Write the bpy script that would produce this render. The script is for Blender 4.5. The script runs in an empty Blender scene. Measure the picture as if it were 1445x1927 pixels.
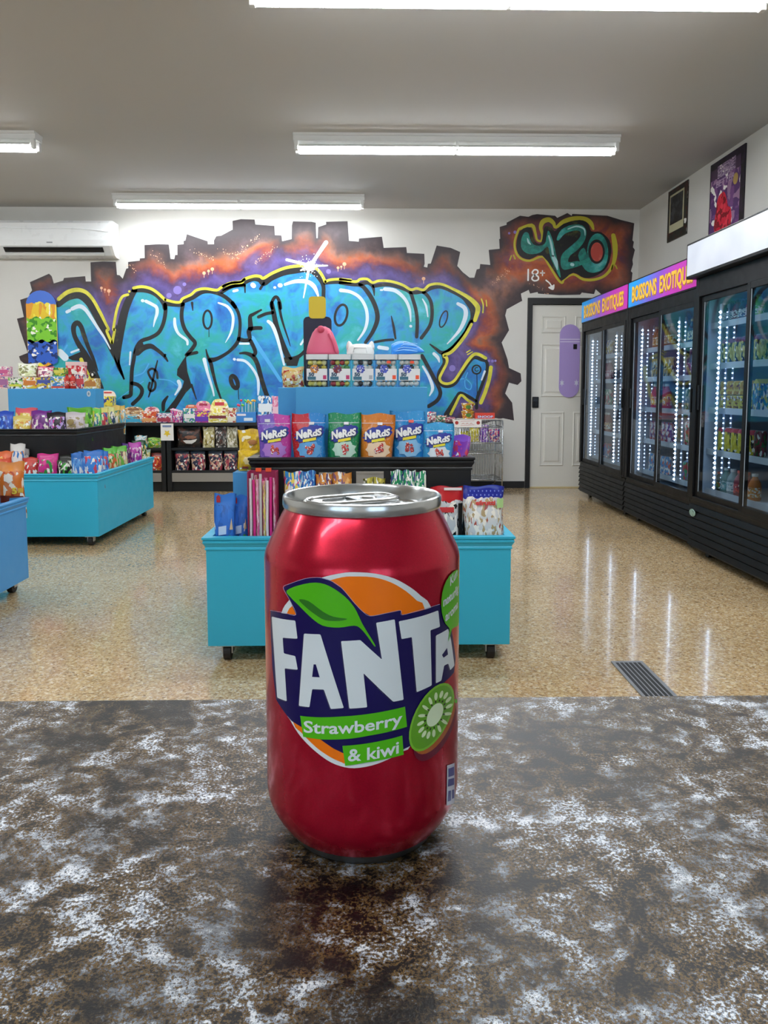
import bpy, bmesh, math, random
from mathutils import Vector
rnd = random.Random(7)
# ------------------------------------------------------------------ camera
F = 1400.0; TH = math.radians(5.0); YAW = math.atan(26.5 / 1400.0)
CX = 722.5; CY = 735 + F * math.tan(TH); CAM = (0.0, 0.0, 1.07)
sc = bpy.context.scene
C = sc.collection
cam = bpy.data.objects.new('camera', bpy.data.cameras.new('camera'))
C.objects.link(cam)
cam.location = CAM
cam.rotation_euler = (math.pi / 2 - TH, 0, -YAW)
cam.data.sensor_fit = 'HORIZONTAL'; cam.data.sensor_width = 36
cam.data.lens = F / 1445.0 * 36
cam.data.shift_y = -(963.5 - CY) / 1445.0
cam.data.clip_start = 0.01
sc.camera = cam
# ------------------------------------------------------------------ world, exposure
w = bpy.data.worlds.new('sky'); sc.world = w; w.use_nodes = True
w.node_tree.nodes['Background'].inputs[0].default_value = (0.75, 0.86, 1.0, 1)
w.node_tree.nodes['Background'].inputs[1].default_value = 2.2
sc.view_settings.view_transform = 'Standard'
sc.view_settings.look = 'None'
sc.view_settings.gamma = 1
sc.view_settings.use_curve_mapping = False
sc.view_settings.exposure = 0.72
TUBE = 33.0          # radiance of the ceiling tubes
LED = 16.0           # radiance of the refrigerator LED dots

# ------------------------------------------------------------------ pixel -> place helpers
def ray(u, v):
    a = (u - CX) / F; b = -(v - CY) / F
    x, y, z = a, math.cos(TH) + b * math.sin(TH), -math.sin(TH) + b * math.cos(TH)
    c, s = math.cos(YAW), math.sin(YAW)
    return (x * c + y * s, -x * s + y * c, z)
def at(u, v, ax, val):
    d = ray(u, v); t = (val - CAM[ax]) / d[ax]
    return tuple(CAM[i] + d[i] * t for i in range(3))
def aX(u, v, X): return at(u, v, 0, X)
def aY(u, v, Y): return at(u, v, 1, Y)
def aZ(u, v, Z): return at(u, v, 2, Z)

# ------------------------------------------------------------------ materials
def lin(h):
    if isinstance(h, str):
        h = h.lstrip('#'); h = [int(h[i:i + 2], 16) / 255 for i in (0, 2, 4)]
    return tuple((c / 12.92 if c <= .04045 else ((c + .055) / 1.055) ** 2.4) for c in h[:3]) + (1,)
MC = {}
def newmat(name):
    m = bpy.data.materials.new(name); m.use_nodes = True
    nt = m.node_tree; b = nt.nodes['Principled BSDF']
    return m, nt, b
def flat(h, rough=.5, metal=0., emit=0., coat=0., spec=.5):
    k = ('f', h, rough, metal, emit, coat, spec)
    if k in MC: return MC[k]
    m, nt, b = newmat('paint_' + h.strip('#'))
    # gentle procedural unevenness so that no surface is perfectly uniform
    tc = nt.nodes.new('ShaderNodeTexCoord'); n = nt.nodes.new('ShaderNodeTexNoise')
    n.inputs['Scale'].default_value = 14; n.inputs['Detail'].default_value = 4
    nt.links.new(tc.outputs['Object'], n.inputs['Vector'])
    mr = nt.nodes.new('ShaderNodeMapRange')
    mr.inputs[1].default_value = .3; mr.inputs[2].default_value = .7
    mr.inputs[3].default_value = max(.02, rough - .05); mr.inputs[4].default_value = min(1, rough + .06)
    nt.links.new(n.outputs['Fac'], mr.inputs[0]); nt.links.new(mr.outputs[0], b.inputs['Roughness'])
    b.inputs['Base Color'].default_value = lin(h)
    b.inputs['Metallic'].default_value = metal
    b.inputs['Specular IOR Level'].default_value = spec
    b.inputs['Coat Weight'].default_value = coat
    if emit:
        b.inputs['Emission Color'].default_value = lin(h); b.inputs['Emission Strength'].default_value = emit
    MC[k] = m
    return m
def ramp(nt, stops, interp='LINEAR'):
    r = nt.nodes.new('ShaderNodeValToRGB'); r.color_ramp.interpolation = interp
    e = r.color_ramp.elements
    while len(e) > 1: e.remove(e[-1])
    e[0].position = stops[0][0]; e[0].color = lin(stops[0][1])
    for p, c in stops[1:]:
        x = e.new(p); x.color = lin(c)
    return r
def nz(nt, vec, scale, detail=4, rough=.5, dist=0.):
    n = nt.nodes.new('ShaderNodeTexNoise')
    n.inputs['Scale'].default_value = scale; n.inputs['Detail'].default_value = detail
    n.inputs['Roughness'].default_value = rough; n.inputs['Distortion'].default_value = dist
    if vec: nt.links.new(vec, n.inputs['Vector'])
    return n
def mixc(nt, fac, a, b, typ='MIX'):
    m = nt.nodes.new('ShaderNodeMix'); m.data_type = 'RGBA'; m.blend_type = typ
    for s, val in ((0, fac), (6, a), (7, b)):
        if hasattr(val, 'is_linked') or hasattr(val, 'links'): nt.links.new(val, m.inputs[s])
        elif s == 0: m.inputs[0].default_value = val
        else: m.inputs[s].default_value = lin(val)
    return m.outputs[2]
def coords(nt, which='Object', off=(0, 0, 0), scale=(1, 1, 1)):
    tc = nt.nodes.new('ShaderNodeTexCoord'); mp = nt.nodes.new('ShaderNodeMapping')
    mp.inputs['Location'].default_value = off; mp.inputs['Scale'].default_value = scale
    nt.links.new(tc.outputs[which], mp.inputs['Vector'])
    return mp.outputs['Vector']
def math_n(nt, op, a, b=0.):
    m = nt.nodes.new('ShaderNodeMath'); m.operation = op
    for i, val in enumerate((a, b)):
        if hasattr(val, 'links'): nt.links.new(val, m.inputs[i])
        else: m.inputs[i].default_value = val
    return m.outputs[0]
def pack(base, c2, c3, top=None, seed=0, scale=5., rough=.3, white=.86, split=.83, base_w=.44):
    """printed packaging film: plain header band, busy artwork below"""
    k = ('p', base, c2, c3, top, seed, scale, rough, white, split, base_w)
    if k in MC: return MC[k]
    m, nt, b = newmat('printed_film')
    v = coords(nt, 'Generated', (seed * 1.37, seed * .71, seed * .33))
    vo = nt.nodes.new('ShaderNodeTexVoronoi'); vo.inputs['Scale'].default_value = scale * 1.7
    n = nz(nt, v, 5, 3); a = nt.nodes.new('ShaderNodeVectorMath'); a.operation = 'MULTIPLY_ADD'
    a.inputs[1].default_value = (.2, .2, .2)
    nt.links.new(n.outputs['Color'], a.inputs[0]); nt.links.new(v, a.inputs[2])
    nt.links.new(a.outputs[0], vo.inputs['Vector'])
    sx = nt.nodes.new('ShaderNodeSeparateColor'); nt.links.new(vo.outputs['Color'], sx.inputs[0])
    r = ramp(nt, [(0, base), (base_w, c2), (base_w + .22, c3), (white, '#f4f1ea')], 'CONSTANT')
    nt.links.new(sx.outputs[0], r.inputs[0])
    col = r.outputs[0]
    if top:
        tc = nt.nodes.new('ShaderNodeTexCoord'); sp = nt.nodes.new('ShaderNodeSeparateXYZ')
        nt.links.new(tc.outputs['Generated'], sp.inputs[0])
        w2 = math_n(nt, 'ADD', sp.outputs[2], math_n(nt, 'MULTIPLY', n.outputs['Fac'], .12))
        g = math_n(nt, 'GREATER_THAN', w2, split + .06)
        col = mixc(nt, g, col, top)
    nt.links.new(col, b.inputs['Base Color'])
    b.inputs['Roughness'].default_value = rough
    MC[k] = m
    return m

# ------------------------------------------------------------------ mesh helpers
def vbox(bm, x0, x1, y0, y1, z0, z1, bev=0.):
    vs = [bm.verts.new((x, y, z)) for z in (z0, z1) for y in (y0, y1) for x in (x0, x1)]
    fs = [bm.faces.new([vs[i] for i in f]) for f in ((0, 2, 3, 1), (4, 5, 7, 6), (0, 1, 5, 4), (2, 6, 7, 3), (0, 4, 6, 2), (1, 3, 7, 5))]
    if bev:
        es = list({e for f in fs for e in f.edges})
        bmesh.ops.bevel(bm, geom=es, offset=bev, segments=2, affect='EDGES', profile=.5)
def BM(*boxes, bev=0.):
    bm = bmesh.new()
    for b in boxes: vbox(bm, *b, bev=bev)
    return bm
def tube(bm, pts, r, n=8, caps=True, r2=None):
    pts = [Vector(p) for p in pts]; rings = []
    for i, p in enumerate(pts):
        if i == 0: t = pts[1] - p
        elif i == len(pts) - 1: t = p - pts[i - 1]
        else: t = pts[i + 1] - pts[i - 1]
        t.normalize()
        ref = Vector((0, 0, 1)) if abs(t.z) < .9 else Vector((1, 0, 0))
        a = t.cross(ref).normalized(); b = t.cross(a)
        rr = r if r2 is None else r + (r2 - r) * i / (len(pts) - 1)
        rings.append([bm.verts.new(p + (a * math.cos(k * 2 * math.pi / n) + b * math.sin(k * 2 * math.pi / n)) * rr) for k in range(n)])
    for i in range(len(rings) - 1):
        for k in range(n):
            bm.faces.new((rings[i][k], rings[i][(k + 1) % n], rings[i + 1][(k + 1) % n], rings[i + 1][k]))
    if caps:
        bm.faces.new(rings[0][::-1]); bm.faces.new(rings[-1])
def lathe(bm, prof, n=32, c=(0, 0, 0)):
    rings = []
    for r, z in prof:
        if r < 1e-6: rings.append([bm.verts.new((c[0], c[1], c[2] + z))])
        else: rings.append([bm.verts.new((c[0] + r * math.cos(k * 2 * math.pi / n), c[1] + r * math.sin(k * 2 * math.pi / n), c[2] + z)) for k in range(n)])
    for a, b in zip(rings, rings[1:]):
        for k in range(n):
            k2 = (k + 1) % n
            if len(a) == 1 and len(b) == 1: continue
            if len(a) == 1: bm.faces.new((a[0], b[k2], b[k]))
            elif len(b) == 1: bm.faces.new((a[k], a[k2], b[0]))
            else: bm.faces.new((a[k], a[k2], b[k2], b[k]))
def prism(bm, poly, y0, y1, plane='xz'):
    """poly of 2-D points extruded along the third axis"""
    def P(p, d): return (p[0], d, p[1]) if plane == 'xz' else ((d, p[0], p[1]) if plane == 'yz' else (p[0], p[1], d))
    a = [bm.verts.new(P(p, y0)) for p in poly]; b = [bm.verts.new(P(p, y1)) for p in poly]
    n = len(poly)
    bm.faces.new(a); bm.faces.new(b[::-1])
    for i in range(n): bm.faces.new((a[i], b[i], b[(i + 1) % n], a[(i + 1) % n]))
def obj(name, bm, mat, parent=None, smooth=False, loc=None, rot=None, kind=None):
    bmesh.ops.recalc_face_normals(bm, faces=bm.faces[:])
    me = bpy.data.meshes.new(name); bm.to_mesh(me); bm.free()
    if smooth:
        for p in me.polygons: p.use_smooth = True
    me.materials.append(mat)
    o = bpy.data.objects.new(name, me); C.objects.link(o)
    if parent: o.parent = parent
    if loc is not None: o.location = loc
    if rot is not None: o.rotation_euler = rot
    if kind: o['kind'] = kind
    return o
def sharp(o, ang=40):
    """smooth shading that keeps hard edges"""
    for p in o.data.polygons: p.use_smooth = True
    try: o.data.set_sharp_from_angle(angle=math.radians(ang))
    except Exception: pass
    return o
def tag(o, label, cat, group=None, kind=None):
    o['label'] = label; o['category'] = cat
    if group: o['group'] = group
    if kind: o['kind'] = kind
    return o
def thing(name, label, cat, loc=(0, 0, 0), rz=0., group=None):
    o = bpy.data.objects.new(name, None); C.objects.link(o)
    o.empty_display_size = .05; o.location = loc; o.rotation_euler = (0, 0, rz)
    return tag(o, label, cat, group)
def struct(name, bm, mat, parent=None, smooth=False):
    o = obj(name, bm, mat, parent, smooth)
    if parent is None: o['kind'] = 'structure'
    return o
TXT = {}
def text2d(body, offset=.0):
    """outline of a word set in the built-in typeface: (verts, faces, width, xmin)"""
    k = (body, offset)
    if k in TXT: return TXT[k]
    cu = bpy.data.curves.new('word', 'FONT'); cu.body = body; cu.size = 1; cu.offset = offset
    cu.fill_mode = 'FRONT'; cu.resolution_u = 3
    o = bpy.data.objects.new('word', cu); C.objects.link(o)
    dg = bpy.context.evaluated_depsgraph_get(); dg.update()
    me = bpy.data.meshes.new_from_object(o.evaluated_get(dg))
    vs = [(v.co.x, v.co.y) for v in me.vertices]; fs = [tuple(p.vertices) for p in me.polygons]
    bpy.data.objects.remove(o); bpy.data.meshes.remove(me)
    x0 = min(p[0] for p in vs); x1 = max(p[0] for p in vs)
    TXT[k] = (vs, fs, x1 - x0, x0)
    return TXT[k]
def textbm(body, fn, offset=.02, bm=None):
    """fn maps (t along 0..1, y in cap heights) to 3-D"""
    vs, fs, wd, x0 = text2d(body, offset)
    bm = bm or bmesh.new()
    cap = .70
    V = [bm.verts.new(fn((x - x0) / wd, y / cap)) for x, y in vs]
    for f in fs:
        try: bm.faces.new([V[i] for i in f])
        except ValueError: pass
    return bm
def catmull(pts, sub=5, closed=False):
    if len(pts) < 3: return list(pts)
    out = []; n = len(pts)
    rng = range(n) if closed else range(n - 1)
    for i in rng:
        p0 = pts[(i - 1) % n] if closed or i > 0 else pts[0]
        p1 = pts[i]; p2 = pts[(i + 1) % n]
        p3 = pts[(i + 2) % n] if closed or i + 2 < n else pts[-1]
        for s in range(sub):
            t = s / sub
            out.append(tuple(.5 * (2 * b + (c - a) * t + (2 * a - 5 * b + 4 * c - d) * t * t + (3 * b - a - 3 * c + d) * t ** 3)
                             for a, b, c, d in zip(p0, p1, p2, p3)))
    if not closed: out.append(tuple(pts[-1]))
    return out
def ribbon(bm, pts, w, fn, closed=False, sub=4):
    """painted stroke: pts 2-D, w one width or a list of widths, fn 2-D -> 3-D"""
    if isinstance(w, (int, float)): w = [w] * len(pts)
    elif len(w) != len(pts):
        n = len(pts); w = [w[0] + (w[-1] - w[0]) * i / (n - 1) if len(w) == 2 else w[min(len(w) - 1, int(i * len(w) / n))] for i in range(n)]
    P = catmull([(p[0], p[1], ww) for p, ww in zip(pts, w)], sub, closed)
    n = len(P); L = []; R = []
    for i in range(n):
        a = P[i - 1] if (i > 0 or closed) else P[i]; b = P[(i + 1) % n] if (i < n - 1 or closed) else P[i]
        dx, dy = b[0] - a[0], b[1] - a[1]; d = math.hypot(dx, dy) or 1
        nx, ny = -dy / d, dx / d; h = max(P[i][2], 1e-4) / 2
        L.append(bm.verts.new(fn(P[i][0] + nx * h, P[i][1] + ny * h))); R.append(bm.verts.new(fn(P[i][0] - nx * h, P[i][1] - ny * h)))
    for i in range(n if closed else n - 1):
        j = (i + 1) % n
        try: bm.faces.new((L[i], L[j], R[j], R[i]))
        except ValueError: pass
    if not closed:
        for e, s in ((0, 1), (n - 1, -1)):
            q = P[1] if e == 0 else P[n - 2]
            ang = math.atan2(P[e][1] - q[1], P[e][0] - q[0]); h = max(P[e][2], 1e-4) / 2
            ring = [bm.verts.new(fn(P[e][0] + h * math.cos(ang - math.pi / 2 + math.pi * k / 6), P[e][1] + h * math.sin(ang - math.pi / 2 + math.pi * k / 6))) for k in range(7)]
            bm.faces.new(ring)
def polyf(bm, pts, fn):
    f = bm.faces.new([bm.verts.new(fn(*p)) for p in pts])
    return f
def ell(cx, cy, rx, ry, rot=0., n=28):
    c, s = math.cos(rot), math.sin(rot)
    return [(cx + rx * math.cos(t) * c - ry * math.sin(t) * s, cy + rx * math.cos(t) * s + ry * math.sin(t) * c) for t in (2 * math.pi * k / n for k in range(n))]
def inpoly(x, y, P):
    r = False; j = len(P) - 1
    for i in range(len(P)):
        if (P[i][1] > y) != (P[j][1] > y) and x < (P[j][0] - P[i][0]) * (y - P[i][1]) / (P[j][1] - P[i][1]) + P[i][0]: r = not r
        j = i
    return r
def pdist(x, y, P):
    best = 1e9
    for i in range(len(P)):
        ax, ay = P[i - 1]; bx, by = P[i]
        dx, dy = bx - ax, by - ay; L = dx * dx + dy * dy or 1e-9
        t = max(0, min(1, ((x - ax) * dx + (y - ay) * dy) / L))
        best = min(best, (ax + t * dx - x) ** 2 + (ay + t * dy - y) ** 2)
    return best ** .5
def T(ox, oy, s, pts): return [(ox + p[0] / s, oy + p[1] / s) for p in pts]
# ================================================================== the room
XL, XR, YB, YR, H = -6.2, 2.897, 8.123, -3.2, 3.003
def m_wall():
    m, nt, b = newmat('wall_paint'); v = coords(nt)
    n = nz(nt, v, 60, 3); bp = nt.nodes.new('ShaderNodeBump'); bp.inputs['Strength'].default_value = .06
    nt.links.new(n.outputs['Fac'], bp.inputs['Height']); nt.links.new(bp.outputs[0], b.inputs['Normal'])
    n2 = nz(nt, v, 1.2, 3); r = ramp(nt, [(.3, '#cbc9c3'), (.7, '#d4d2cc')])
    nt.links.new(n2.outputs['Fac'], r.inputs[0]); nt.links.new(r.outputs[0], b.inputs['Base Color'])
    b.inputs['Roughness'].default_value = .6
    return m
def m_ceiling():
    m, nt, b = newmat('ceiling_paint'); v = coords(nt)
    n = nz(nt, v, 45, 4); bp = nt.nodes.new('ShaderNodeBump'); bp.inputs['Strength'].default_value = .08
    nt.links.new(n.outputs['Fac'], bp.inputs['Height']); nt.links.new(bp.outputs[0], b.inputs['Normal'])
    b.inputs['Base Color'].default_value = lin('#c1bfbc'); b.inputs['Roughness'].default_value = .8
    return m
def m_floor():
    m, nt, b = newmat('flake_epoxy'); v = coords(nt)
    n = nz(nt, v, 70, 2); a = nt.nodes.new('ShaderNodeVectorMath'); a.operation = 'MULTIPLY_ADD'
    a.inputs[1].default_value = (.012, .012, .012)
    nt.links.new(n.outputs['Color'], a.inputs[0]); nt.links.new(v, a.inputs[2])
    cols = []
    for sc_, stops in ((95, [(0, '#a5845a'), (.2, '#c6a473'), (.42, '#d6b988'), (.62, '#b8976a'), (.8, '#e8d6b2'), (.93, '#7d613e')]),
                       (150, [(0, '#c4a274'), (.35, '#d8be94'), (.6, '#967650'), (.75, '#e2cea6'), (.9, '#f0e6d2')])):
        vo = nt.nodes.new('ShaderNodeTexVoronoi'); vo.inputs['Scale'].default_value = sc_
        nt.links.new(a.outputs[0], vo.inputs['Vector'])
        sx = nt.nodes.new('ShaderNodeSeparateColor'); nt.links.new(vo.outputs['Color'], sx.inputs[0])
        r = ramp(nt, stops, 'CONSTANT'); nt.links.new(sx.outputs[0], r.inputs[0]); cols.append(r.outputs[0])
    c = mixc(nt, .5, cols[0], cols[1])
    big = nz(nt, v, .9, 3); r2 = ramp(nt, [(.3, '#d8d8d8'), (.7, '#ffffff')]); nt.links.new(big.outputs['Fac'], r2.inputs[0])
    c = mixc(nt, 1., c, r2.outputs[0], 'MULTIPLY')
    nt.links.new(c, b.inputs['Base Color'])
    rr = nz(nt, v, 30, 4); mr = nt.nodes.new('ShaderNodeMapRange'); mr.inputs[3].default_value = .10; mr.inputs[4].default_value = .24
    nt.links.new(rr.outputs['Fac'], mr.inputs[0]); nt.links.new(mr.outputs[0], b.inputs['Roughness'])
    bp = nt.nodes.new('ShaderNodeBump'); bp.inputs['Strength'].default_value = .012; bp.inputs['Distance'].default_value = .01
    nn = nz(nt, v, 55, 2); nt.links.new(nn.outputs['Fac'], bp.inputs['Height']); nt.links.new(bp.outputs[0], b.inputs['Normal'])
    b.inputs['Coat Weight'].default_value = .35; b.inputs['Coat Roughness'].default_value = .07
    return m
WALL = m_wall(); BLACKTRIM = flat('#141416', .45)
struct('floor', BM((XL - .2, XR + .2, YR - .2, YB + .2, -.1, 0)), m_floor())
struct('ceiling', BM((XL - .2, XR + .2, YR - .2, YB + .2, H, H + .12)), m_ceiling())
struct('wall_right', BM((XR, XR + .15, YR - .2, YB + .2, 0, H)), WALL)
struct('wall_left', BM((XL - .15, XL, YR - .2, YB + .2, 0, H)), WALL)
# back wall with the door opening
DX0, DX1, DZ = 1.75, 2.61, 2.005
struct('wall_back', BM((XL, DX0, YB, YB + .15, 0, H), (DX1, XR, YB, YB + .15, 0, H), (DX0, DX1, YB, YB + .15, DZ, H)), WALL)
# wall behind the camera with two shop windows
struct('wall_front', BM((XL, -3.4, YR - .15, YR, 0, H), (-3.4, -.9, YR - .15, YR, 0, .7), (-3.4, -.9, YR - .15, YR, 2.45, H), (-.9, .5, YR - .15, YR, 0, H),
                        (.5, 2.3, YR - .15, YR, 0, .7), (.5, 2.3, YR - .15, YR, 2.45, H), (2.3, XR, YR - .15, YR, 0, H)), WALL)
def m_glass(tint='#eef4f6', refl=1.):
    k = ('glass', tint, refl)
    if k in MC: return MC[k]
    m = bpy.data.materials.new('clear_glass'); m.use_nodes = True; nt = m.node_tree
    nt.nodes.remove(nt.nodes['Principled BSDF'])
    tr = nt.nodes.new('ShaderNodeBsdfTransparent'); tr.inputs[0].default_value = lin(tint)
    gl = nt.nodes.new('ShaderNodeBsdfGlossy'); gl.inputs['Roughness'].default_value = .02
    lw = nt.nodes.new('ShaderNodeLayerWeight'); lw.inputs[0].default_value = .5
    mx = nt.nodes.new('ShaderNodeMixShader')
    f5 = math_n(nt, 'POWER', lw.outputs['Facing'], 4.5)
    nt.links.new(math_n(nt, 'MULTIPLY', math_n(nt, 'ADD', math_n(nt, 'MULTIPLY', f5, .9), .035), refl), mx.inputs[0])
    nt.links.new(tr.outputs[0], mx.inputs[1]); nt.links.new(gl.outputs[0], mx.inputs[2])
    nt.links.new(mx.outputs[0], nt.nodes['Material Output'].inputs[0])
    MC[k] = m
    return m
for i, (a, b_) in enumerate(((-3.4, -.9), (.5, 2.3))):
    wroot = struct('window_%d' % (i + 1), BM((a, b_, YR - .1, YR - .03, .7, .76), (a, b_, YR - .1, YR - .03, 2.39, 2.45),
                   (a, a + .06, YR - .1, YR - .03, .76, 2.39), (b_ - .06, b_, YR - .1, YR - .03, .76, 2.39), ((a + b_) / 2 - .03, (a + b_) / 2 + .03, YR - .1, YR - .03, .76, 2.39)), BLACKTRIM)
    for s in (0, 1):
        c0 = a + .06 if s == 0 else (a + b_) / 2 + .03; c1 = (a + b_) / 2 - .03 if s == 0 else b_ - .06
        obj('pane', BM((c0, c1, YR - .07, YR - .062, .76, 2.39)), m_glass(), wroot)
struct('baseboard_back', BM((.9, DX0 - .05, YB - .014, YB, 0, .075)), BLACKTRIM)
struct('baseboard_right', BM((XR - .014, XR, YR, 3.4, 0, .1)), BLACKTRIM)
# door
t = .05
struct('trim_1', BM((DX0 - .045, DX0 + .006, YB - .03, YB + .06, 0, DZ + .06), (DX1 - .006, DX1 + .045, YB - .03, YB + .06, 0, DZ + .06), (DX0 + .006, DX1 - .006, YB - .03, YB + .06, DZ - .006, DZ + .06)), BLACKTRIM)
DOORW = flat('#dcdad2', .4)
bm = bmesh.new()
dx0, dx1, dz0, dz1 = DX0 + .012, DX1 - .012, .012, DZ - .012
yd = YB + .012
vbox(bm, dx0, dx1, yd, yd + .035, dz0, dz1)
door = struct('door_1', bm, DOORW)
cols = ((dx0 + .10, dx0 + .37), (dx1 - .37, dx1 - .10)); rows = ((.24, .84), (1.00, 1.58), (1.69, 1.88))
for (x0, x1) in cols:
    for (z0, z1) in rows:
        bm = bmesh.new()
        # moulded panel: raised rim, sunk channel, raised field
        q = [[(x0 + d, yy, z0 + d), (x1 - d, yy, z0 + d), (x1 - d, yy, z1 - d), (x0 + d, yy, z1 - d)] for d, yy in ((0, yd - .0005), (.012, yd - .009), (.024, yd - .001), (.045, yd - .001), (.06, yd - .008))]
        R = [[bm.verts.new(p) for p in r] for r in q]
        for a, b_ in zip(R, R[1:]):
            for k in range(4): bm.faces.new((a[k], a[(k + 1) % 4], b_[(k + 1) % 4], b_[k]))
        bm.faces.new(R[-1])
        obj('panel', bm, DOORW, door)
p = aY(1007, 757, yd)
lock = obj('keypad_lock', BM((p[0] - .035, p[0] + .035, yd - .022, yd, p[2] - .06, p[2] + .06), bev=.006), flat('#0c0c0e', .3), door)
obj('keypad', BM((p[0] - .022, p[0] + .022, yd - .024, yd - .021, p[2] + .01, p[2] + .045)), flat('#2c2e33', .3), lock)
obj('thumb_turn', BM((p[0] - .008, p[0] + .012, yd - .04, yd - .02, p[2] - .04, p[2] - .015), bev=.003), flat('#3a3c40', .25, .6), lock)
obj('threshold', BM((DX0, DX1, YB - .01, YB + .15, .0005, .0118)), flat('#cbb98c', .5), door)
struct('wall_light_stop', BM((DX0 - .3, DX1 + .25, YB + .16, YB + .2, 0, H)), WALL)  # added unseen wall, stops sky light leaking under the door
# ================================================================== ceiling lights
M_TUBE = flat('#f6fbff', .4, emit=TUBE); M_HOUS = flat('#d9d9d6', .45)
def light(x0, Y, label, cut=None):
    L = 2.42
    t = thing('ceiling_light', label, 'light', (x0, Y, H), 0, 'fluorescent tube fixtures on the ceiling')
    obj('housing', BM((-.03, L + .03, -.075, .075, -.018, 0), (-.03, L + .03, -.06, .06, -.055, -.018)), M_HOUS, t)
    for s in (-1, 1):
        for k in (0, 1):
            a = .012 + k * (L / 2); b_ = (L / 2) - .012 + k * (L / 2)
            # lens on the lower half, opaque white spine above
            for nm, a0, a1, rr, m in (('tube', 180, 360, .0215, M_TUBE), ('tube_spine', 0, 180, .0218, M_HOUS)):
                bm = bmesh.new(); R = []
                for x in (a, b_): R.append([bm.verts.new((x, s * .045 + rr * math.cos(math.radians(a0 + (a1 - a0) * q / 8)), -.1 + rr * math.sin(math.radians(a0 + (a1 - a0) * q / 8)))) for q in range(9)])
                for q in range(8): bm.faces.new((R[0][q], R[0][q + 1], R[1][q + 1], R[1][q]))
                bm.faces.new(R[0]); bm.faces.new(R[1][::-1]); bm.faces.new((R[0][0], R[1][0], R[1][8], R[0][8]))
                sharp(obj(nm, bm, m, t))
        obj('light_cutoff_wing', BM((.0, L, s * .045 - .034, s * .045 - .022, -.1015, -.0995), (.0, L, s * .045 + .022, s * .045 + .034, -.1015, -.0995)), M_HOUS, t)  # added wings, cut off tube light so the wall top stays darker
        obj('socket', BM((-.022, .006, s * .045 - .018, s * .045 + .018, -.122, -.05), bev=.004), M_HOUS, t)
        obj('socket', BM((L - .006, L + .022, s * .045 - .018, s * .045 + .018, -.122, -.05), bev=.004), M_HOUS, t)
        obj('socket', BM((L / 2 - .012, L / 2 + .012, s * .045 - .016, s * .045 + .016, -.118, -.05), bev=.004), M_HOUS, t)
    return t
light(-2.50, 7.62, 'white tube light nearest the mural wall, beside the air conditioner')
light(-.545, 5.86, 'white tube light in the middle of the ceiling above the candy stands')
light(-4.95, 5.86, 'tube light cut off by the left edge of the photo')
light(-.545, 3.66, 'large tube light cut off by the top edge of the photo')
light(-4.95, 3.66, 'tube light over the left aisle outside the view')
light(-.545, 1.3, 'tube light above the counter outside the view')
light(-4.95, 1.3, 'tube light left of the counter outside the view')
light(-2.5, -1.2, 'tube light behind the counter outside the view')
# ================================================================== graffiti mural on the back wall
def W(k):
    y = YB - .0012 - .0009 * k
    def fn(u, v):
        p = aY(u, v, YB); return (p[0], y, p[2])
    return fn
z1 = lambda L: T(20, 440, 6.02, L)
z2 = lambda L: T(20, 600, 6.02, L)
z3 = lambda L: T(220, 400, 6.02, L)
z4 = lambda L: T(220, 570, 6.02, L)
z5 = lambda L: T(420, 400, 6.02, L)
z6 = lambda L: T(420, 570, 6.02, L)
z7 = lambda L: T(640, 430, 4.516, L)
z8 = lambda L: T(760, 600, 6.02, L)
t4 = lambda L: T(920, 395, 4.983, L)
t5 = lambda L: T(920, 380, 3.44, L)
SIL = [(60, 800), (52, 690)] + z2([(110, 470), (95, 425), (195, 385)]) + z1([(105, 1084), (72, 962), (150, 942), (108, 748), (212, 715), (215, 680), (243, 640), (218, 548), (435, 452), (465, 480), (490, 562), (595, 530), (605, 500), (845, 480), (852, 540), (912, 540), (905, 322), (1050, 314), (1192, 318), (1205, 465), (1235, 470), (1270, 508), (1310, 395), (1332, 390)]) \
    + z3([(127, 560), (258, 545), (260, 520), (315, 515), (312, 368), (480, 358), (588, 362), (608, 525), (650, 528), (660, 480), (685, 480), (685, 365), (755, 358), (755, 320), (775, 318), (792, 245), (1028, 325), (1030, 358), (1100, 358), (1098, 318), (1125, 268), (1180, 262), (1300, 198), (1310, 195)]) \
    + z5([(105, 95), (200, 75), (355, 80), (365, 135), (580, 152), (585, 255), (660, 260), (668, 325), (775, 300), (778, 145), (790, 100), (1000, 105), (1048, 115), (1055, 290), (1070, 290), (1075, 165), (1165, 135), (1165, 105), (1408, 98), (1425, 325)]) \
    + z7([(75, 105), (158, 112), (160, 85), (355, 70), (370, 165), (562, 158), (568, 208), (715, 215), (718, 300), (710, 325), (740, 332), (745, 300), (770, 298), (820, 145), (940, 165), (1020, 200), (995, 318), (1040, 370), (1100, 418), (1140, 418), (1160, 348), (1185, 342), (1190, 302), (1275, 310), (1262, 185)]) \
    + t4([(0, 375), (100, 365), (95, 275), (105, 270), (100, 160), (165, 140), (165, 120), (290, 55), (370, 65), (405, 48), (450, 40), (620, 55), (640, 75), (735, 30), (775, 55), (780, 38), (1000, 50), (1110, 55), (1240, 95), (1362, 125), (1345, 285), (1358, 300), (1350, 350), (1368, 375), (1345, 470), (1350, 510), (1330, 575), (1345, 590), (1335, 690), (1330, 760), (1130, 760), (1100, 775), (1050, 790), (1000, 745), (985, 790), (870, 775), (855, 795), (660, 800), (460, 785), (455, 770), (385, 785), (372, 750), (300, 785), (310, 870)]) \
    + t5([(205, 590), (215, 640), (115, 695), (105, 735), (130, 830), (82, 910), (120, 1020), (130, 1075), (205, 1110), (210, 1160), (185, 1185), (130, 1170), (105, 1240), (150, 1300), (162, 1415), (90, 1400)]) + [(900, 800)]
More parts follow.
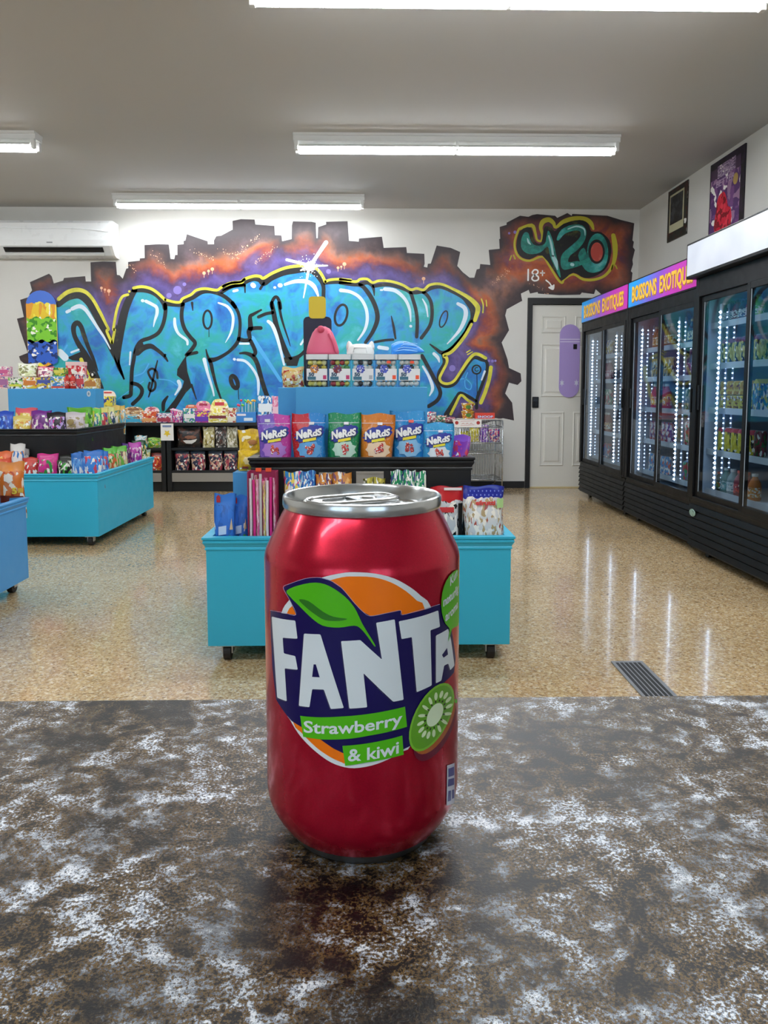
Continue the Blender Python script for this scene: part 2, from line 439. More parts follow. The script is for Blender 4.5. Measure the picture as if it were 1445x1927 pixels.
FILL = [(100, 800), (100, 580), (110, 573), (124, 562), (137, 557), (150, 556), (163, 564), (175, 580), (196, 620), (214, 664), (224, 640), (229, 610), (236, 582), (245, 560), (254, 546), (270, 546), (286, 550), (300, 559), (313, 572), (343, 573), (346, 567), (363, 560), (380, 551), (396, 549), (416, 553), (430, 543), (444, 538), (460, 537), (463, 531), (476, 525), (488, 527), (496, 533), (510, 523), (533, 513), (556, 508), (574, 506), (591, 513), (603, 526), (609, 538), (619, 532), (640, 532), (662, 535), (675, 536), (691, 532), (700, 537), (729, 536), (751, 541), (771, 550), (782, 551), (795, 550), (810, 542), (828, 539), (848, 546), (870, 558), (881, 570), (889, 583), (889, 598), (884, 609), (872, 631), (853, 654), (833, 665), (835, 683), (826, 700), (825, 713), (831, 725), (843, 727), (856, 721), (870, 701), (883, 681), (893, 673), (906, 677), (914, 680), (917, 690), (914, 703), (906, 726), (898, 750), (895, 758), (883, 747), (866, 739.5), (860, 746), (851, 761), (838, 790), (836, 800)]
T420 = t4([(290, 200), (390, 165), (430, 290), (490, 310), (520, 160), (590, 170), (620, 200), (700, 130), (850, 95), (930, 130), (960, 200), (1050, 210), (1130, 290), (1145, 400), (1110, 530), (1020, 610), (900, 640), (790, 590), (690, 660), (650, 630), (500, 430), (380, 465), (290, 430), (255, 340)])
def m_nebula():
    m, nt, b = newmat('spray_paint_nebula'); v = coords(nt)
    at_ = nt.nodes.new('ShaderNodeAttribute'); at_.attribute_name = 'near'
    ed = nt.nodes.new('ShaderNodeAttribute'); ed.attribute_name = 'edge'
    n = nz(nt, v, 2.6, 7, .62, .4); n2 = nz(nt, v, 5.5, 6, .6)
    f = math_n(nt, 'ADD', at_.outputs['Fac'], math_n(nt, 'MULTIPLY', math_n(nt, 'SUBTRACT', n.outputs['Fac'], .5), 1.0))
    r = ramp(nt, [(0, '#372866'), (.18, '#574788'), (.3, '#4a2f5e'), (.42, '#86362c'), (.54, '#b0551f'), (.64, '#8a5a44'), (.76, '#523836'), (1, '#38292c')])
    nt.links.new(f, r.inputs[0])
    r3 = ramp(nt, [(.45, '#000000'), (.75, '#6e5a66')]); nt.links.new(n2.outputs['Fac'], r3.inputs[0])
    c = mixc(nt, .5, r.outputs[0], r3.outputs[0], 'SCREEN')
    e2 = math_n(nt, 'ADD', ed.outputs['Fac'], math_n(nt, 'MULTIPLY', math_n(nt, 'SUBTRACT', n2.outputs['Fac'], .5), .5))
    re = ramp(nt, [(.06, '#000000'), (.75, '#ffffff')]); nt.links.new(e2, re.inputs[0])
    c = mixc(nt, re.outputs[0], '#33272b', c)
    nt.links.new(c, b.inputs['Base Color']); b.inputs['Roughness'].default_value = .5
    return m
def m_letter(stops, scale=2.2):
    m, nt, b = newmat('spray_paint_letters'); v = coords(nt)
    n = nz(nt, v, scale, 6, .58, .5); r = ramp(nt, stops); nt.links.new(n.outputs['Fac'], r.inputs[0])
    n2 = nz(nt, v, scale * 2.3, 5, .6, 1.); r2 = ramp(nt, [(.46, '#000000'), (.64, '#ffffff')]); nt.links.new(n2.outputs['Fac'], r2.inputs[0])
    c = mixc(nt, math_n(nt, 'MULTIPLY', r2.outputs[0], .6), r.outputs[0], '#25a890')
    nt.links.new(c, b.inputs['Base Color']); b.inputs['Roughness'].default_value = .45
    return m
def m_dust(a, c, lo=.58, hi=.8, scale=9):
    m, nt, b = newmat('spray_paint_dust'); v = coords(nt)
    n = nz(nt, v, scale, 6, .6); r = ramp(nt, [(lo, a), (hi, c)]); nt.links.new(n.outputs['Fac'], r.inputs[0])
    nt.links.new(r.outputs[0], b.inputs['Base Color']); b.inputs['Roughness'].default_value = .45
    return m
mural = thing('graffiti_mural', 'sprayed graffiti mural with teal bubble letters and purple orange nebula', 'mural', (0, 0, 0))
mural['kind'] = 'thing'
# background cut on a grid so the paint can fade towards its ragged outline
bm = bmesh.new(); polyf(bm, [(u, v) for u, v in SIL], lambda u, v: (u, v, 0))
for k in range(20, 1210, 14): bmesh.ops.bisect_plane(bm, geom=bm.verts[:] + bm.edges[:] + bm.faces[:], plane_co=(k, 0, 0), plane_no=(1, 0, 0))
for k in range(396, 800, 14): bmesh.ops.bisect_plane(bm, geom=bm.verts[:] + bm.edges[:] + bm.faces[:], plane_co=(0, k, 0), plane_no=(0, 1, 0))
bmesh.ops.triangulate(bm, faces=bm.faces[:])
pix = [(v.co.x, v.co.y) for v in bm.verts]
f0 = W(0)
for v in bm.verts: v.co = f0(v.co.x, v.co.y)
o = obj('background', bm, m_nebula(), mural)
near = o.data.attributes.new('near', 'FLOAT', 'POINT'); edge = o.data.attributes.new('edge', 'FLOAT', 'POINT')
for i, (u, v) in enumerate(pix):
    d = 0 if inpoly(u, v, FILL) else pdist(u, v, FILL)
    if u > 840: d *= 1 + .9 * min(1, (u - 840) / 60)
    if u > 905: d = min(d * .75, 40 + .25 * pdist(u, v, T420))
    near.data[i].value = min(1., d / 92); edge.data[i].value = min(1., pdist(u, v, SIL) / 44)
BLK = m_dust('#0b0b0e', '#4a4a20'); YEL = m_dust('#d9d23c', '#a9a62e', .45, .75)
WHT = flat('#d6e4f0', .5); SKY = flat('#86cfe6', .5)
LET = m_letter([(.28, '#134a9c'), (.42, '#1f74c0'), (.5, '#3098d0'), (.6, '#1fa0a0'), (.72, '#5cc0dc')])
bm = bmesh.new(); polyf(bm, FILL, W(1)); obj('letter_fill', bm, LET, mural)
S = []; A = S.append
A(([(110, 573), (124, 562), (137, 557), (150, 556), (163, 564), (175, 580), (196, 620), (211, 655), (222, 683), (233, 714)], [9, 10, 10, 11, 12, 12, 12, 11, 6, 1.5]))
A(([(254, 546), (245, 560), (236, 582), (229, 610), (224, 640), (221, 668), (222, 685), (228, 700), (234, 713)], [8, 11, 12, 13, 12, 10, 7, 5, 2]))
A((z3([(190, 880), (300, 880), (400, 905), (480, 960), (530, 1030), (545, 1084)]), 7))
A((z4([(545, 20), (552, 60), (545, 150), (520, 250), (470, 340), (380, 395), (280, 430), (230, 490), (205, 560), (190, 650), (172, 750), (165, 880), (160, 1000), (150, 1050), (80, 1070)]), 6))
A((z4([(172, 910), (240, 930), (285, 985), (265, 1060), (180, 1145)]), 6))
A((z4([(230, 560), (300, 510), (380, 490), (440, 520), (530, 595), (575, 660)]), [11, 9, 8, 6, 5, 2.5]))
A((z3([(565, 1035), (650, 1045), (740, 1045), (755, 1010), (860, 965), (960, 905), (1060, 895), (1180, 930), (1270, 990), (1340, 1070)]), 6))
A((z3([(1190, 905), (1260, 860), (1350, 830), (1445, 825)]), 5))
A((z5([(0, 870), (100, 835), (220, 815), (260, 785), (340, 755), (410, 765), (460, 800), (540, 740), (680, 680), (820, 655), (930, 645), (1030, 680), (1100, 760), (1135, 840), (1135, 960), (1140, 1084)]), [5, 5, 5, 6, 6, 7, 9, 10, 10, 10, 9, 8, 7, 6, 6, 6]))
A((z5([(245, 830), (248, 905)]), [3, 2])); A((z5([(460, 800), (420, 865)]), 4))
A((z5([(1150, 800), (1200, 795), (1300, 790), (1445, 790)]), 5))
A((z7([(0, 462), (100, 475), (180, 485), (240, 550), (290, 640), (316, 730), (310, 800), (270, 890), (215, 970)]), [5, 6, 6, 7, 7, 7, 7, 6, 5]))
A((z7([(170, 475), (230, 460), (270, 485), (285, 520), (290, 570)]), [6, 6, 5, 4, 1.5]))
A((z7([(285, 490), (400, 478), (500, 500), (590, 540), (620, 610), (645, 700), (655, 800), (650, 920)]), 5.5))
A((z7([(600, 545), (650, 545), (700, 540), (745, 575), (775, 640), (780, 740), (760, 830), (690, 930)]), 5.5))
A((z7([(710, 540), (770, 505), (850, 492), (940, 525), (1040, 580), (1090, 630), (1125, 690), (1125, 760), (1100, 810), (1050, 910), (960, 1010), (880, 1065)]), [6, 7, 7, 7, 7, 9, 9, 7, 6, 6, 6, 6]))
A((z7([(435, 745), (455, 840), (470, 935)]), [1.5, 4, 3])); A((z7([(295, 965), (380, 950), (450, 945)]), 4))
A((z4([(750, 15), (735, 100), (738, 200), (770, 300), (830, 385), (885, 450), (860, 510), (790, 590)]), 6)); A((z4([(800, 585), (905, 562)]), 5))
A((z4([(845, 930), (900, 1090)]), [4, 1.5])); A((z4([(852, 0), (860, 85)]), [4, 1.5]))
A((z4([(1310, 0), (1370, 100), (1395, 220), (1385, 380), (1350, 470), (1260, 560), (1140, 630), (1060, 650)]), [6, 5, 5, 5, 6, 5, 6, 8]))
A((z4([(1010, 530), (1030, 610), (1065, 690), (1090, 800), (1130, 950), (1180, 1090)]), [2, 4, 6, 5, 4, 3]))
A((z6([(180, 410), (240, 425), (300, 410), (290, 330), (310, 280), (305, 160), (340, 130), (430, 80)]), [7, 6, 6, 7, 8, 6, 5, 3]))
A((z6([(300, 295), (370, 285), (425, 285)]), 6)); A((z6([(310, 430), (345, 500), (365, 560), (350, 590)]), 6))
A((z6([(190, 572), (260, 570), (340, 610), (390, 700), (430, 850), (470, 980), (500, 1060)]), [3, 5, 7, 7, 7, 7, 7])); A((z6([(400, 160), (480, 125), (560, 110)]), 5))
A((z5([(555, 1084), (545, 1040), (575, 970), (610, 960), (640, 1020), (650, 1084)]), 5))
A((z6([(550, 0), (570, 100), (600, 250), (660, 430), (720, 580), (760, 660)]), [6, 7, 8, 8, 9, 10])); A((z6([(630, 0), (650, 130), (690, 270), (740, 420), (760, 490)]), [5, 4, 3, 2, 1]))
A((z6([(700, 650), (780, 640), (850, 610), (910, 560), (960, 480)]), [9, 8, 6, 5, 3]));
A((z8([(295, 288), (350, 330), (430, 385), (520, 350), (600, 270), (700, 150), (770, 30)]), [2, 4, 6, 5, 5, 6, 6]))
A((z8([(440, 400), (455, 500), (400, 600), (390, 680), (430, 750), (500, 765), (580, 730), (660, 610), (740, 490), (800, 440), (880, 465), (930, 480), (945, 540), (930, 620), (880, 760), (830, 900), (822, 1010)]), 5))
A((z8([(815, 930), (740, 885), (640, 840), (600, 880), (550, 970), (480, 1084)]), [4, 5, 5, 5, 7, 8]))
A((z8([(205, 420), (260, 520), (340, 670), (400, 790), (410, 860), (370, 930), (280, 990)]), 6))
A((z2([(990, 590), (940, 460), (880, 320), (830, 180), (800, 90), (755, 45), (715, 90), (725, 190), (780, 300), (850, 410), (920, 560), (1020, 790)]), [1.5, 5, 6, 7, 7, 8, 8, 7, 8, 9, 12, 10]))
A((z8([(825, 620), (830, 850)]), 1.2)); A((z4([(1043, 300), (1043, 385)]), 1)); A((z4([(1375, 980), (1380, 1090)]), 1.2)); A((z4([(545, 600), (545, 605)]), 3))
A((z4([(360, 1065), (385, 980), (420, 820), (460, 655)]), [2, 3, 3.5, 2])); A((z4([(460, 850), (450, 780), (400, 745), (355, 780), (390, 860), (435, 900), (430, 970), (385, 1000), (360, 960), (372, 905)]), 3.6))
A((z4([(575, 1060), (530, 1130), (525, 1210)]), [3, 6, 5]))
for c, r in (((233, 749), 2), ((196, 757), 1.8), ((310.5, 668), 2)): A(([c, (c[0] + .3, c[1])], r * 2))
bm = bmesh.new()
for pts, wd in S: ribbon(bm, pts, [q * 1.22 for q in wd] if isinstance(wd, list) else wd * 1.22, W(2))
for ring, wd in ((ell(390.6, 601.5, 8, 17), 4), (ell(641.8, 593, 11, 20, .25), 4.5), (ell(834.5, 600.5, 6, 16, .33), 2.6), (ell(441, 719, 5.5, 12, -.35), 8), (ell(896.5, 695.5, 8, 8), 3)): ribbon(bm, ring, wd, W(2), True, 2)
ribbon(bm, ell(897, 695, 3.5, 3.5)[3:24], 1.6, W(2))
for poly in (z4([(790, 590), (740, 660), (685, 750), (680, 820), (760, 885), (740, 960), (650, 1100), (540, 1240), (640, 1240), (690, 1160), (780, 1020), (850, 950), (830, 880), (800, 780), (785, 640)]),
             z4([(290, 440), (230, 485), (205, 560), (190, 650), (240, 570), (300, 520), (310, 490)]),
             z6([(700, 570), (760, 650), (840, 612), (910, 558), (930, 560), (865, 625), (838, 715), (716, 715)]), z2([(1120, 290), (1200, 60), (1245, 180), (1225, 420), (1212, 500), (1170, 400)]),
             z2([(640, 440), (730, 400), (800, 370), (860, 430), (900, 500), (960, 640), (1040, 800), (980, 790), (880, 640), (800, 480), (700, 470)])): polyf(bm, poly, W(2.1))
obj('black_outline', bm, BLK, mural)
bm = bmesh.new()
Y_ = [(z1([(545, 740), (640, 665), (750, 635), (850, 660), (930, 740), (1010, 880), (1080, 1020), (1110, 1084)]) + z2([(1090, 140), (1148, 272)]), [7, 8, 8, 7, 6, 6, 5, 5, 5, 5]),
      (z2([(1152, 272), (1180, 120)]) + z1([(1165, 1084), (1195, 900), (1230, 780), (1270, 710), (1330, 690)]), 5),
      (z3([(190, 855), (280, 840), (380, 860), (460, 910), (545, 988)]), 5.5), (z3([(550, 988), (640, 1012), (715, 1015), (745, 975), (840, 930), (900, 880), (1000, 862), (1130, 880), (1180, 850), (1280, 800), (1400, 785), (1445, 755)]), 5),
      (z5([(0, 835), (100, 800), (210, 790), (240, 755), (350, 720), (420, 725), (455, 745), (550, 690), (680, 635), (800, 610), (920, 605), (1040, 625), (1110, 695), (1155, 785)]), 5.5), (z5([(1158, 785), (1200, 765), (1300, 755), (1445, 765)]), 5),
      (z7([(0, 432), (130, 452), (170, 432), (230, 430), (275, 460), (330, 445), (430, 450), (530, 480), (600, 520), (650, 510), (710, 522), (760, 480), (850, 472), (950, 510), (1080, 580), (1150, 640), (1170, 690), (1145, 780)]), [5] * 14 + [7, 9, 9, 7]),
      (z8([(765, 60), (700, 180), (610, 300), (530, 380), (450, 415), (482, 440), (485, 500), (440, 590), (405, 670), (430, 720), (500, 735), (570, 700), (640, 600), (720, 480), (790, 405), (850, 405), (925, 445)]), [5, 6, 6, 6, 6, 6, 5, 5, 5, 5, 5, 5, 5, 6, 6, 6, 6]),
      (z8([(985, 550), (965, 680), (920, 830), (870, 950)]), 7), (z8([(530, 1080), (590, 960), (645, 865), (720, 920), (790, 965)]), 5), (z2([(800, 460), (840, 560), (890, 660)]), 7),
      (z8([(710, 380), (750, 355)]), 2), (z8([(720, 405), (775, 375)]), 2), (z7([(1200, 600), (1215, 650), (1212, 715)]), 2.5), (z7([(1240, 610), (1245, 660)]), 2)]
for pts, wd in Y_: ribbon(bm, pts, wd, W(3))
polyf(bm, ell(243.5, 548.5, 2.4, 2.4), W(3.1))
obj('yellow_outline', bm, YEL, mural)
H_ = [(z1([(700, 850), (780, 820), (850, 860), (920, 960), (1000, 1084)]) + z2([(1060, 210), (1130, 340)]), [7, 8, 7, 6, 5, 4, 2]), (z1([(640, 885), (670, 870)]), 6),
      (z3([(330, 1005), (400, 1040), (450, 1075)]) + z4([(455, 120), (430, 200), (415, 270)]), [6, 6, 6, 6, 4, 1.5]), (z3([(290, 998), (295, 1000)]), 6),
      (z4([(655, 180), (660, 260), (700, 350), (790, 420), (800, 470)]), [5, 6, 5, 5, 4]), (z4([(1150, 0), (1250, 40), (1310, 130), (1315, 230), (1290, 340), (1230, 450)]), [3, 5, 5, 5, 4, 1]),
      (z4([(990, 640), (1030, 800), (1080, 960), (1100, 1050)]), [7, 5, 4, 3]), (z4([(155, 560), (145, 700)]), [4, 2.5]), (z4([(700, 890), (715, 950), (660, 1040)]), [7, 6, 3]),
      (z6([(165, 645), (250, 660), (330, 740), (390, 850), (400, 960), (395, 1040)]), [5, 5, 5, 5, 5, 3]), (z6([(125, 638), (130, 640)]), 5), (z6([(510, 210), (560, 260), (620, 420), (690, 700)]), [6, 7, 6, 4]), (z6([(190, 462), (290, 462)]), 4),
      (z5([(700, 815), (820, 780), (950, 785), (1030, 840), (1075, 940)]), [5, 7, 8, 8, 4]), (z5([(640, 825), (650, 825)]), 8), (z5([(583, 850), (587, 850)]), 5), (z5([(335, 820), (345, 830)]), 9), (z5([(120, 890), (160, 880)]), 5),
      (z7([(5, 525), (90, 540), (170, 590), (220, 680), (230, 780), (205, 870), (150, 950)]), [7, 6, 6, 6, 6, 5, 3]), (z7([(380, 515), (470, 530), (550, 600), (590, 690), (600, 790)]), [7, 7, 6, 5, 2]), (z7([(598, 830), (601, 831)]), 5), (z7([(345, 523), (358, 523)]), 3.5),
      (z7([(700, 600), (730, 660), (745, 750)]), [2, 4, 2]), (z7([(1000, 640), (1060, 680), (1062, 760), (1010, 870), (910, 980)]), [6, 8, 8, 6, 2]), (z8([(215, 540), (280, 650), (325, 780), (290, 870)]), [4, 5, 6, 2]), (z8([(340, 395), (385, 440), (400, 490)]), [6, 6, 2]), (z8([(915, 595), (880, 690)]), [4, 3]),
      (z7([(330, 1010), (400, 1020)]), 7), (z2([(690, 380), (770, 350)]), 4), (z2([(560, 380), (620, 440)]), 13), (z6([(880, 470), (925, 400)]), 4)]
for pts, wd in H_:
    bm = bmesh.new(); ribbon(bm, pts, wd, W(3.2)); obj('white_highlight', bm, WHT, mural)
bm = bmesh.new()
for pts, wd in (((z6([(330, 400), (480, 620), (650, 880)])), [9, 7, 6]), (z4([(480, 865), (600, 880), (690, 940)]), 2), (z4([(200, 830), (300, 790), (360, 690)]), 2.5), (z4([(0, 1100), (150, 990), (300, 890)]), 2), (z2([(640, 300), (560, 430)]), 3), (z8([(620, 690), (690, 680), (760, 740), (750, 800), (700, 780), (690, 700), (720, 610)]), 2)): ribbon(bm, pts, wd, W(1.6))
obj('sky_blue_stroke', bm, flat('#4aa6de', .5), mural)
# star glint on top of the letters
bm = bmesh.new()
for a, b_, w0, w1 in (((720, 535), (980, 600), 5, 6), ((1180, 602), (980, 605), 2.5, 6), ((1165, 340), (985, 605), 8, 6), ((910, 965), (975, 610), 2, 6), ((880, 655), (985, 605), 3, 6)):
    ribbon(bm, z5([a, ((a[0] + b_[0]) / 2, (a[1] + b_[1]) / 2), b_]), [w0, (w0 + w1) / 2, w1], W(3.6))
polyf(bm, ell(583.5, 501, 10, 9), W(3.7))
for k in range(60):
    a = rnd.random() * 6.28; r_ = 9 + abs(rnd.gauss(0, 8)); polyf(bm, ell(583.5 + r_ * math.cos(a), 502 + r_ * math.sin(a), .9, .9, 0, 6), W(3.7))
obj('star_glint', bm, flat('#eef1f8', .5), mural)
# drips, dots and speckles
bm = bmesh.new()
for x, y, r_ in ((191, 542, 2.6), (197.5, 545, 2.2), (205, 547.5, 3.4), (384, 514, 3.2), (392.5, 510, 2.6), (399.5, 506.5, 3.3), (636, 504, 2.6), (642, 502, 2), (648, 497, 3.6), (797, 524.5, 3.4)):
    polyf(bm, ell(x, y, r_, r_, 0, 14), W(.6)); ribbon(bm, [(x, y), (x, y + r_ * 2.6)], 1, W(.6))
for cx_, cy_, n_, dx, dy in ((462, 464, 40, 26, -22), (500, 480, 34, 20, -16), (430, 476, 18, 18, 8), (300, 490, 16, 12, 14), (380, 478, 20, 22, 10), (942, 521, 30, 14, -12), (250, 505, 12, 8, 5), (1010, 540, 10, 20, 10)):
    for k in range(n_):
        s = rnd.uniform(-1, 1); polyf(bm, ell(cx_ + dx * s + rnd.gauss(0, 2.5), cy_ + dy * s + rnd.gauss(0, 2.5), rnd.uniform(.4, 1.1), rnd.uniform(.4, 1.1), 0, 6), W(.6))
obj('peach_dots', bm, flat('#e6b28c', .5), mural, kind='stuff')
bm = bmesh.new()
for x, y, r_ in ((347, 535, 3.5), (334, 546, 8), (318, 556, 5), (618, 511, 4.5), (920, 679, 2.4), (926.5, 679.5, 2.8), (932, 679, 2.2), (851, 693, 6), (958, 439, 2.2), (969, 437, 3)):
    bm = bmesh.new(); polyf(bm, ell(x, y, r_, r_, 0, 16), W(.6)); obj('lilac_dot', bm, flat('#8373bc', .5), mural)

# the number 420 over the door
bm = bmesh.new()
for pts, wd in ((t4([(285, 178), (400, 145), (432, 210), (450, 280), (490, 290), (500, 230), (485, 165), (505, 112), (560, 92), (605, 125), (625, 165), (700, 110), (800, 80), (900, 85), (955, 125), (978, 180)]), [5, 7, 5, 4, 4, 5, 7, 9, 9, 7, 5, 8, 8, 8, 8, 4]),
                (t4([(275, 190), (242, 290), (247, 380), (290, 450), (380, 478), (500, 438), (560, 515), (640, 645), (685, 685), (705, 650), (790, 605), (880, 650), (980, 655), (1080, 620), (1150, 540), (1180, 440), (1180, 330), (1165, 240)]), [4, 4, 4, 4, 4, 4, 4, 4, 4, 4, 4, 5, 5, 5, 6, 8, 10, 8])): ribbon(bm, pts, wd, W(1))
for a, b_ in (((210, 430), (195, 470)), ((230, 425), (245, 460)), ((1160, 520), (1150, 560)), ((1185, 520), (1200, 550))): ribbon(bm, t4([a, b_]), 2.4, W(1))
obj('number_yellow_outline', bm, flat('#b9b02c', .5), mural)
bm = bmesh.new(); polyf(bm, catmull(T420, 3, True), W(1.5)); obj('number_black_body', bm, m_dust('#08080b', '#55581f', .55, .75, 7), mural)
TEAL = m_letter([(.3, '#12524f'), (.5, '#1f7a72'), (.62, '#3a9c9a'), (.75, '#7ec2c2')], 5)
bm = bmesh.new()
polyf(bm, catmull(t4([(330, 215), (370, 220), (390, 290), (440, 335), (520, 320), (540, 250), (555, 195), (590, 265), (640, 470), (672, 630), (640, 590), (575, 440), (550, 345), (480, 400), (380, 415), (310, 370), (300, 290)]), 3, True), W(2))
polyf(bm, catmull(t4([(635, 270), (680, 185), (780, 140), (870, 145), (912, 200), (895, 290), (830, 375), (760, 430), (745, 490), (830, 480), (880, 510), (750, 555), (690, 555), (670, 490), (690, 410), (780, 330), (850, 260), (855, 205), (800, 195), (710, 225), (655, 285)]), 3, True), W(2))
polyf(bm, ell(*t4([(1018, 400)])[0], 20, 36), W(2)); polyf(bm, catmull(t4([(835, 430), (890, 355), (930, 450), (1010, 530), (1060, 560), (980, 590), (900, 560)]), 3, True), W(2.2))
obj('number_teal_fill', bm, TEAL, mural)
bm = bmesh.new(); polyf(bm, ell(*t4([(1008, 392)])[0], 15.5, 23), W(2.6)); obj('number_zero_hole', bm, flat('#0b0b0e', .5), mural)
bm = bmesh.new(); polyf(bm, ell(*t4([(1010, 395)])[0], 11.5, 18), W(3)); obj('number_red_drop', bm, m_dust('#b2453a', '#d88a78', .45, .7, 6), mural)
bm = bmesh.new()
for pts, wd in ((t4([(360, 270), (372, 305), (392, 325)]), [2, 4, 1]), (t4([(560, 245), (585, 330), (600, 430)]), [3, 4, 4]), (t4([(600, 440), (625, 490), (640, 560)]), [6, 8, 2]), (t4([(740, 180), (820, 155), (890, 180), (900, 240)]), [2, 3, 3, 1]), (t4([(775, 512), (785, 515)]), 6)): ribbon(bm, pts, wd, W(3))
obj('number_highlight', bm, flat('#a9d4d6', .5), mural)
bm = bmesh.new()
for pts, wd in ((t4([(368, 560), (366, 660)]), 3), (t4([(430, 612), (405, 590), (425, 562), (455, 568), (455, 595), (420, 615), (402, 645), (425, 665), (460, 655), (460, 625), (430, 612)]), 2.8), (t4([(482, 592), (520, 592)]), 2.2), (t4([(501, 570), (501, 616)]), 2.2), (t4([(535, 660), (570, 690), (595, 735)]), 2.6), (t4([(562, 728), (600, 745), (608, 705)]), 2.6)): ribbon(bm, pts, wd, W(1.2), False, 4)
polyf(bm, t4([(562, 722), (610, 700), (602, 750)]), W(1.3))
obj('eighteen_plus', bm, flat('#f1f1ee', .5), mural)
# ================================================================== wall fittings
def wobj(name, bm, mat, root, smooth=False, kind=None):
    """mesh given in room coordinates, made a part of an unrotated thing"""
    bmesh.ops.translate(bm, verts=bm.verts[:], vec=-Vector(root.location))
    return obj(name, bm, mat, root, smooth, kind=kind)
# air conditioner
ac = thing('air_conditioner', 'white wall mounted split air conditioner left of the mural', 'air conditioner', (-3.6, YB, 2.43))
AX0, AX1 = -3.80, -2.69
prof = [(YB - .003, 2.82), (YB - .19, 2.82), (YB - .225, 2.79), (YB - .23, 2.62), (YB - .222, 2.56), (YB - .14, 2.475), (YB - .10, 2.46), (YB - .003, 2.46)]
bm = bmesh.new(); prism(bm, prof, AX0 - .25, AX1, 'yz'); wobj('casing', bm, flat('#e4e6e6', .3), ac)
bm = bmesh.new(); prism(bm, [(p[0] - .001 if i else p[0], p[1]) for i, p in enumerate(prof)], AX1, AX1 + .03, 'yz'); wobj('end_cap', bm, flat('#f2f2f0', .3), ac)
# slot and flap
a, b_ = Vector((0, YB - .2205, 2.553)), Vector((0, YB - .147, 2.477)); d = (b_ - a); nrm = Vector((0, d.z, -d.y)).normalized()
def slab(x0, x1, s0, s1, h0, h1):
    bm = bmesh.new(); P = []
    for x in (x0, x1):
        for s, h in ((s0, h0), (s1, h0), (s1, h1), (s0, h1)): P.append(bm.verts.new(Vector((x, 0, 0)) + a + d * s + nrm * h))
    for f in ((0, 1, 2, 3), (7, 6, 5, 4), (0, 4, 5, 1), (1, 5, 6, 2), (2, 6, 7, 3), (3, 7, 4, 0)): bm.faces.new([P[i] for i in f])
    return bm
wobj('air_outlet', slab(AX0 + .02, AX1 - .07, .08, .62, .001, .004), flat('#070708', .6), ac)
for k in range(3):
    x0 = AX0 + .05 + k * .33
    wobj('louver', slab(x0, x0 + .3, .3, .42, .004, .012), flat('#1b1c1e', .4), ac)
wobj('flap', slab(AX0 + .02, AX1 - .07, .70, .98, .001, .01), flat('#dfe1e1', .35), ac)
p = aY(93, 456, YB - .231)
wobj('badge', BM((p[0] - .03, p[0] + .03, YB - .2325, YB - .229, p[2] - .006, p[2] + .006)), flat('#77797c', .3, .5), ac)
bm = bmesh.new(); tube(bm, [(AX0 - .1, YB - .233, 2.745), (-3.5, YB - .233, 2.73), (-3.1, YB - .233, 2.735), (-2.9, YB - .233, 2.725), (AX1, YB - .233, 2.70)], .004, 6); wobj('trim_line', bm, flat('#f4f6f8', .3), ac)

# skateboard decks
def deck(label, u, v0, v1, wpx, Y, mats, name='skateboard_deck'):
    p0 = aY(u, v1, Y); p1 = aY(u, v0, Y); h = p1[2] - p0[2]; wd = wpx * Y / F; r = wd / 2
    t = thing(name, label, 'skateboard', (p0[0], Y, p0[2]))
    out = [(r * math.cos(k * math.pi / 12), h - r + r * .98 * math.sin(k * math.pi / 12)) for k in range(13)] + [(-r * math.cos(k * math.pi / 12), r - r * math.sin(k * math.pi / 12)) for k in range(13)]
    bm = bmesh.new(); prism(bm, out, -.005, .006); obj('board', bm, mats[0], t)
    def bandpoly(za, zb, wav):
        n = 12; pts = []
        for k in range(n + 1):
            x = -r * .985 + 2 * r * .985 * k / n; pts.append((x, zb * h + wav * h * math.sin(k * 1.3 + za * 9)))
        for k in range(n, -1, -1):
            x = -r * .985 + 2 * r * .985 * k / n; pts.append((x, za * h + wav * h * math.sin(k * 1.7 + za * 5)))
        return pts
    return t, h, r, bandpoly
t, h, r, bp = deck('yellow, green and blue skateboard deck hung on the mural', 82, 546, 690, 55, YB - .02, [pack('#e8c52c', '#f0e04a', '#e39a2a', '#3f6fd0', 3, 4, .3, .95)])
for za, zb, c, n in ((.02, .34, '#2f5fc4', 'blue_print'), (.30, .64, '#7cc832', 'green_print')):
    bm = bmesh.new(); polyf(bm, bp(za + .02, zb, .02), lambda x, z: (x, -.0058, z)); obj(n, bm, pack(c, c, '#16306a' if n[0] == 'b' else '#3c8a22', None, 5, 5, .3, .93), t)
t, h, r, bp = deck('lavender purple skateboard deck mounted on the white door', 1070, 610, 748, 38, yd - .012, [flat('#a893cf', .35)])
for z0, z1, x0, x1, c, n in ((.755, .765, -1, 1, '#dfd8ee', 'stripe'), (.79, .80, -1, 1, '#dfd8ee', 'stripe'), (.66, .73, .35, .72, '#121216', 'black_square')):
    obj(n, BM((r * x0 * .98, r * x1 * .98, -.0066, -.005, z0 * h, z1 * h)), flat(c, .4), t)
for sx in (-.72, .72):
    bm = bmesh.new(); polyf(bm, [(sx * r + math.cos(k * .5236) * .028 * (1 if k % 2 else .45), .2 * h + math.sin(k * .5236) * .04 * (1 if k % 2 else .45)) for k in range(12)], lambda x, z: (x, -.0058, z))
    obj('white_leaf_print', bm, flat('#cfd0e2', .4), t)

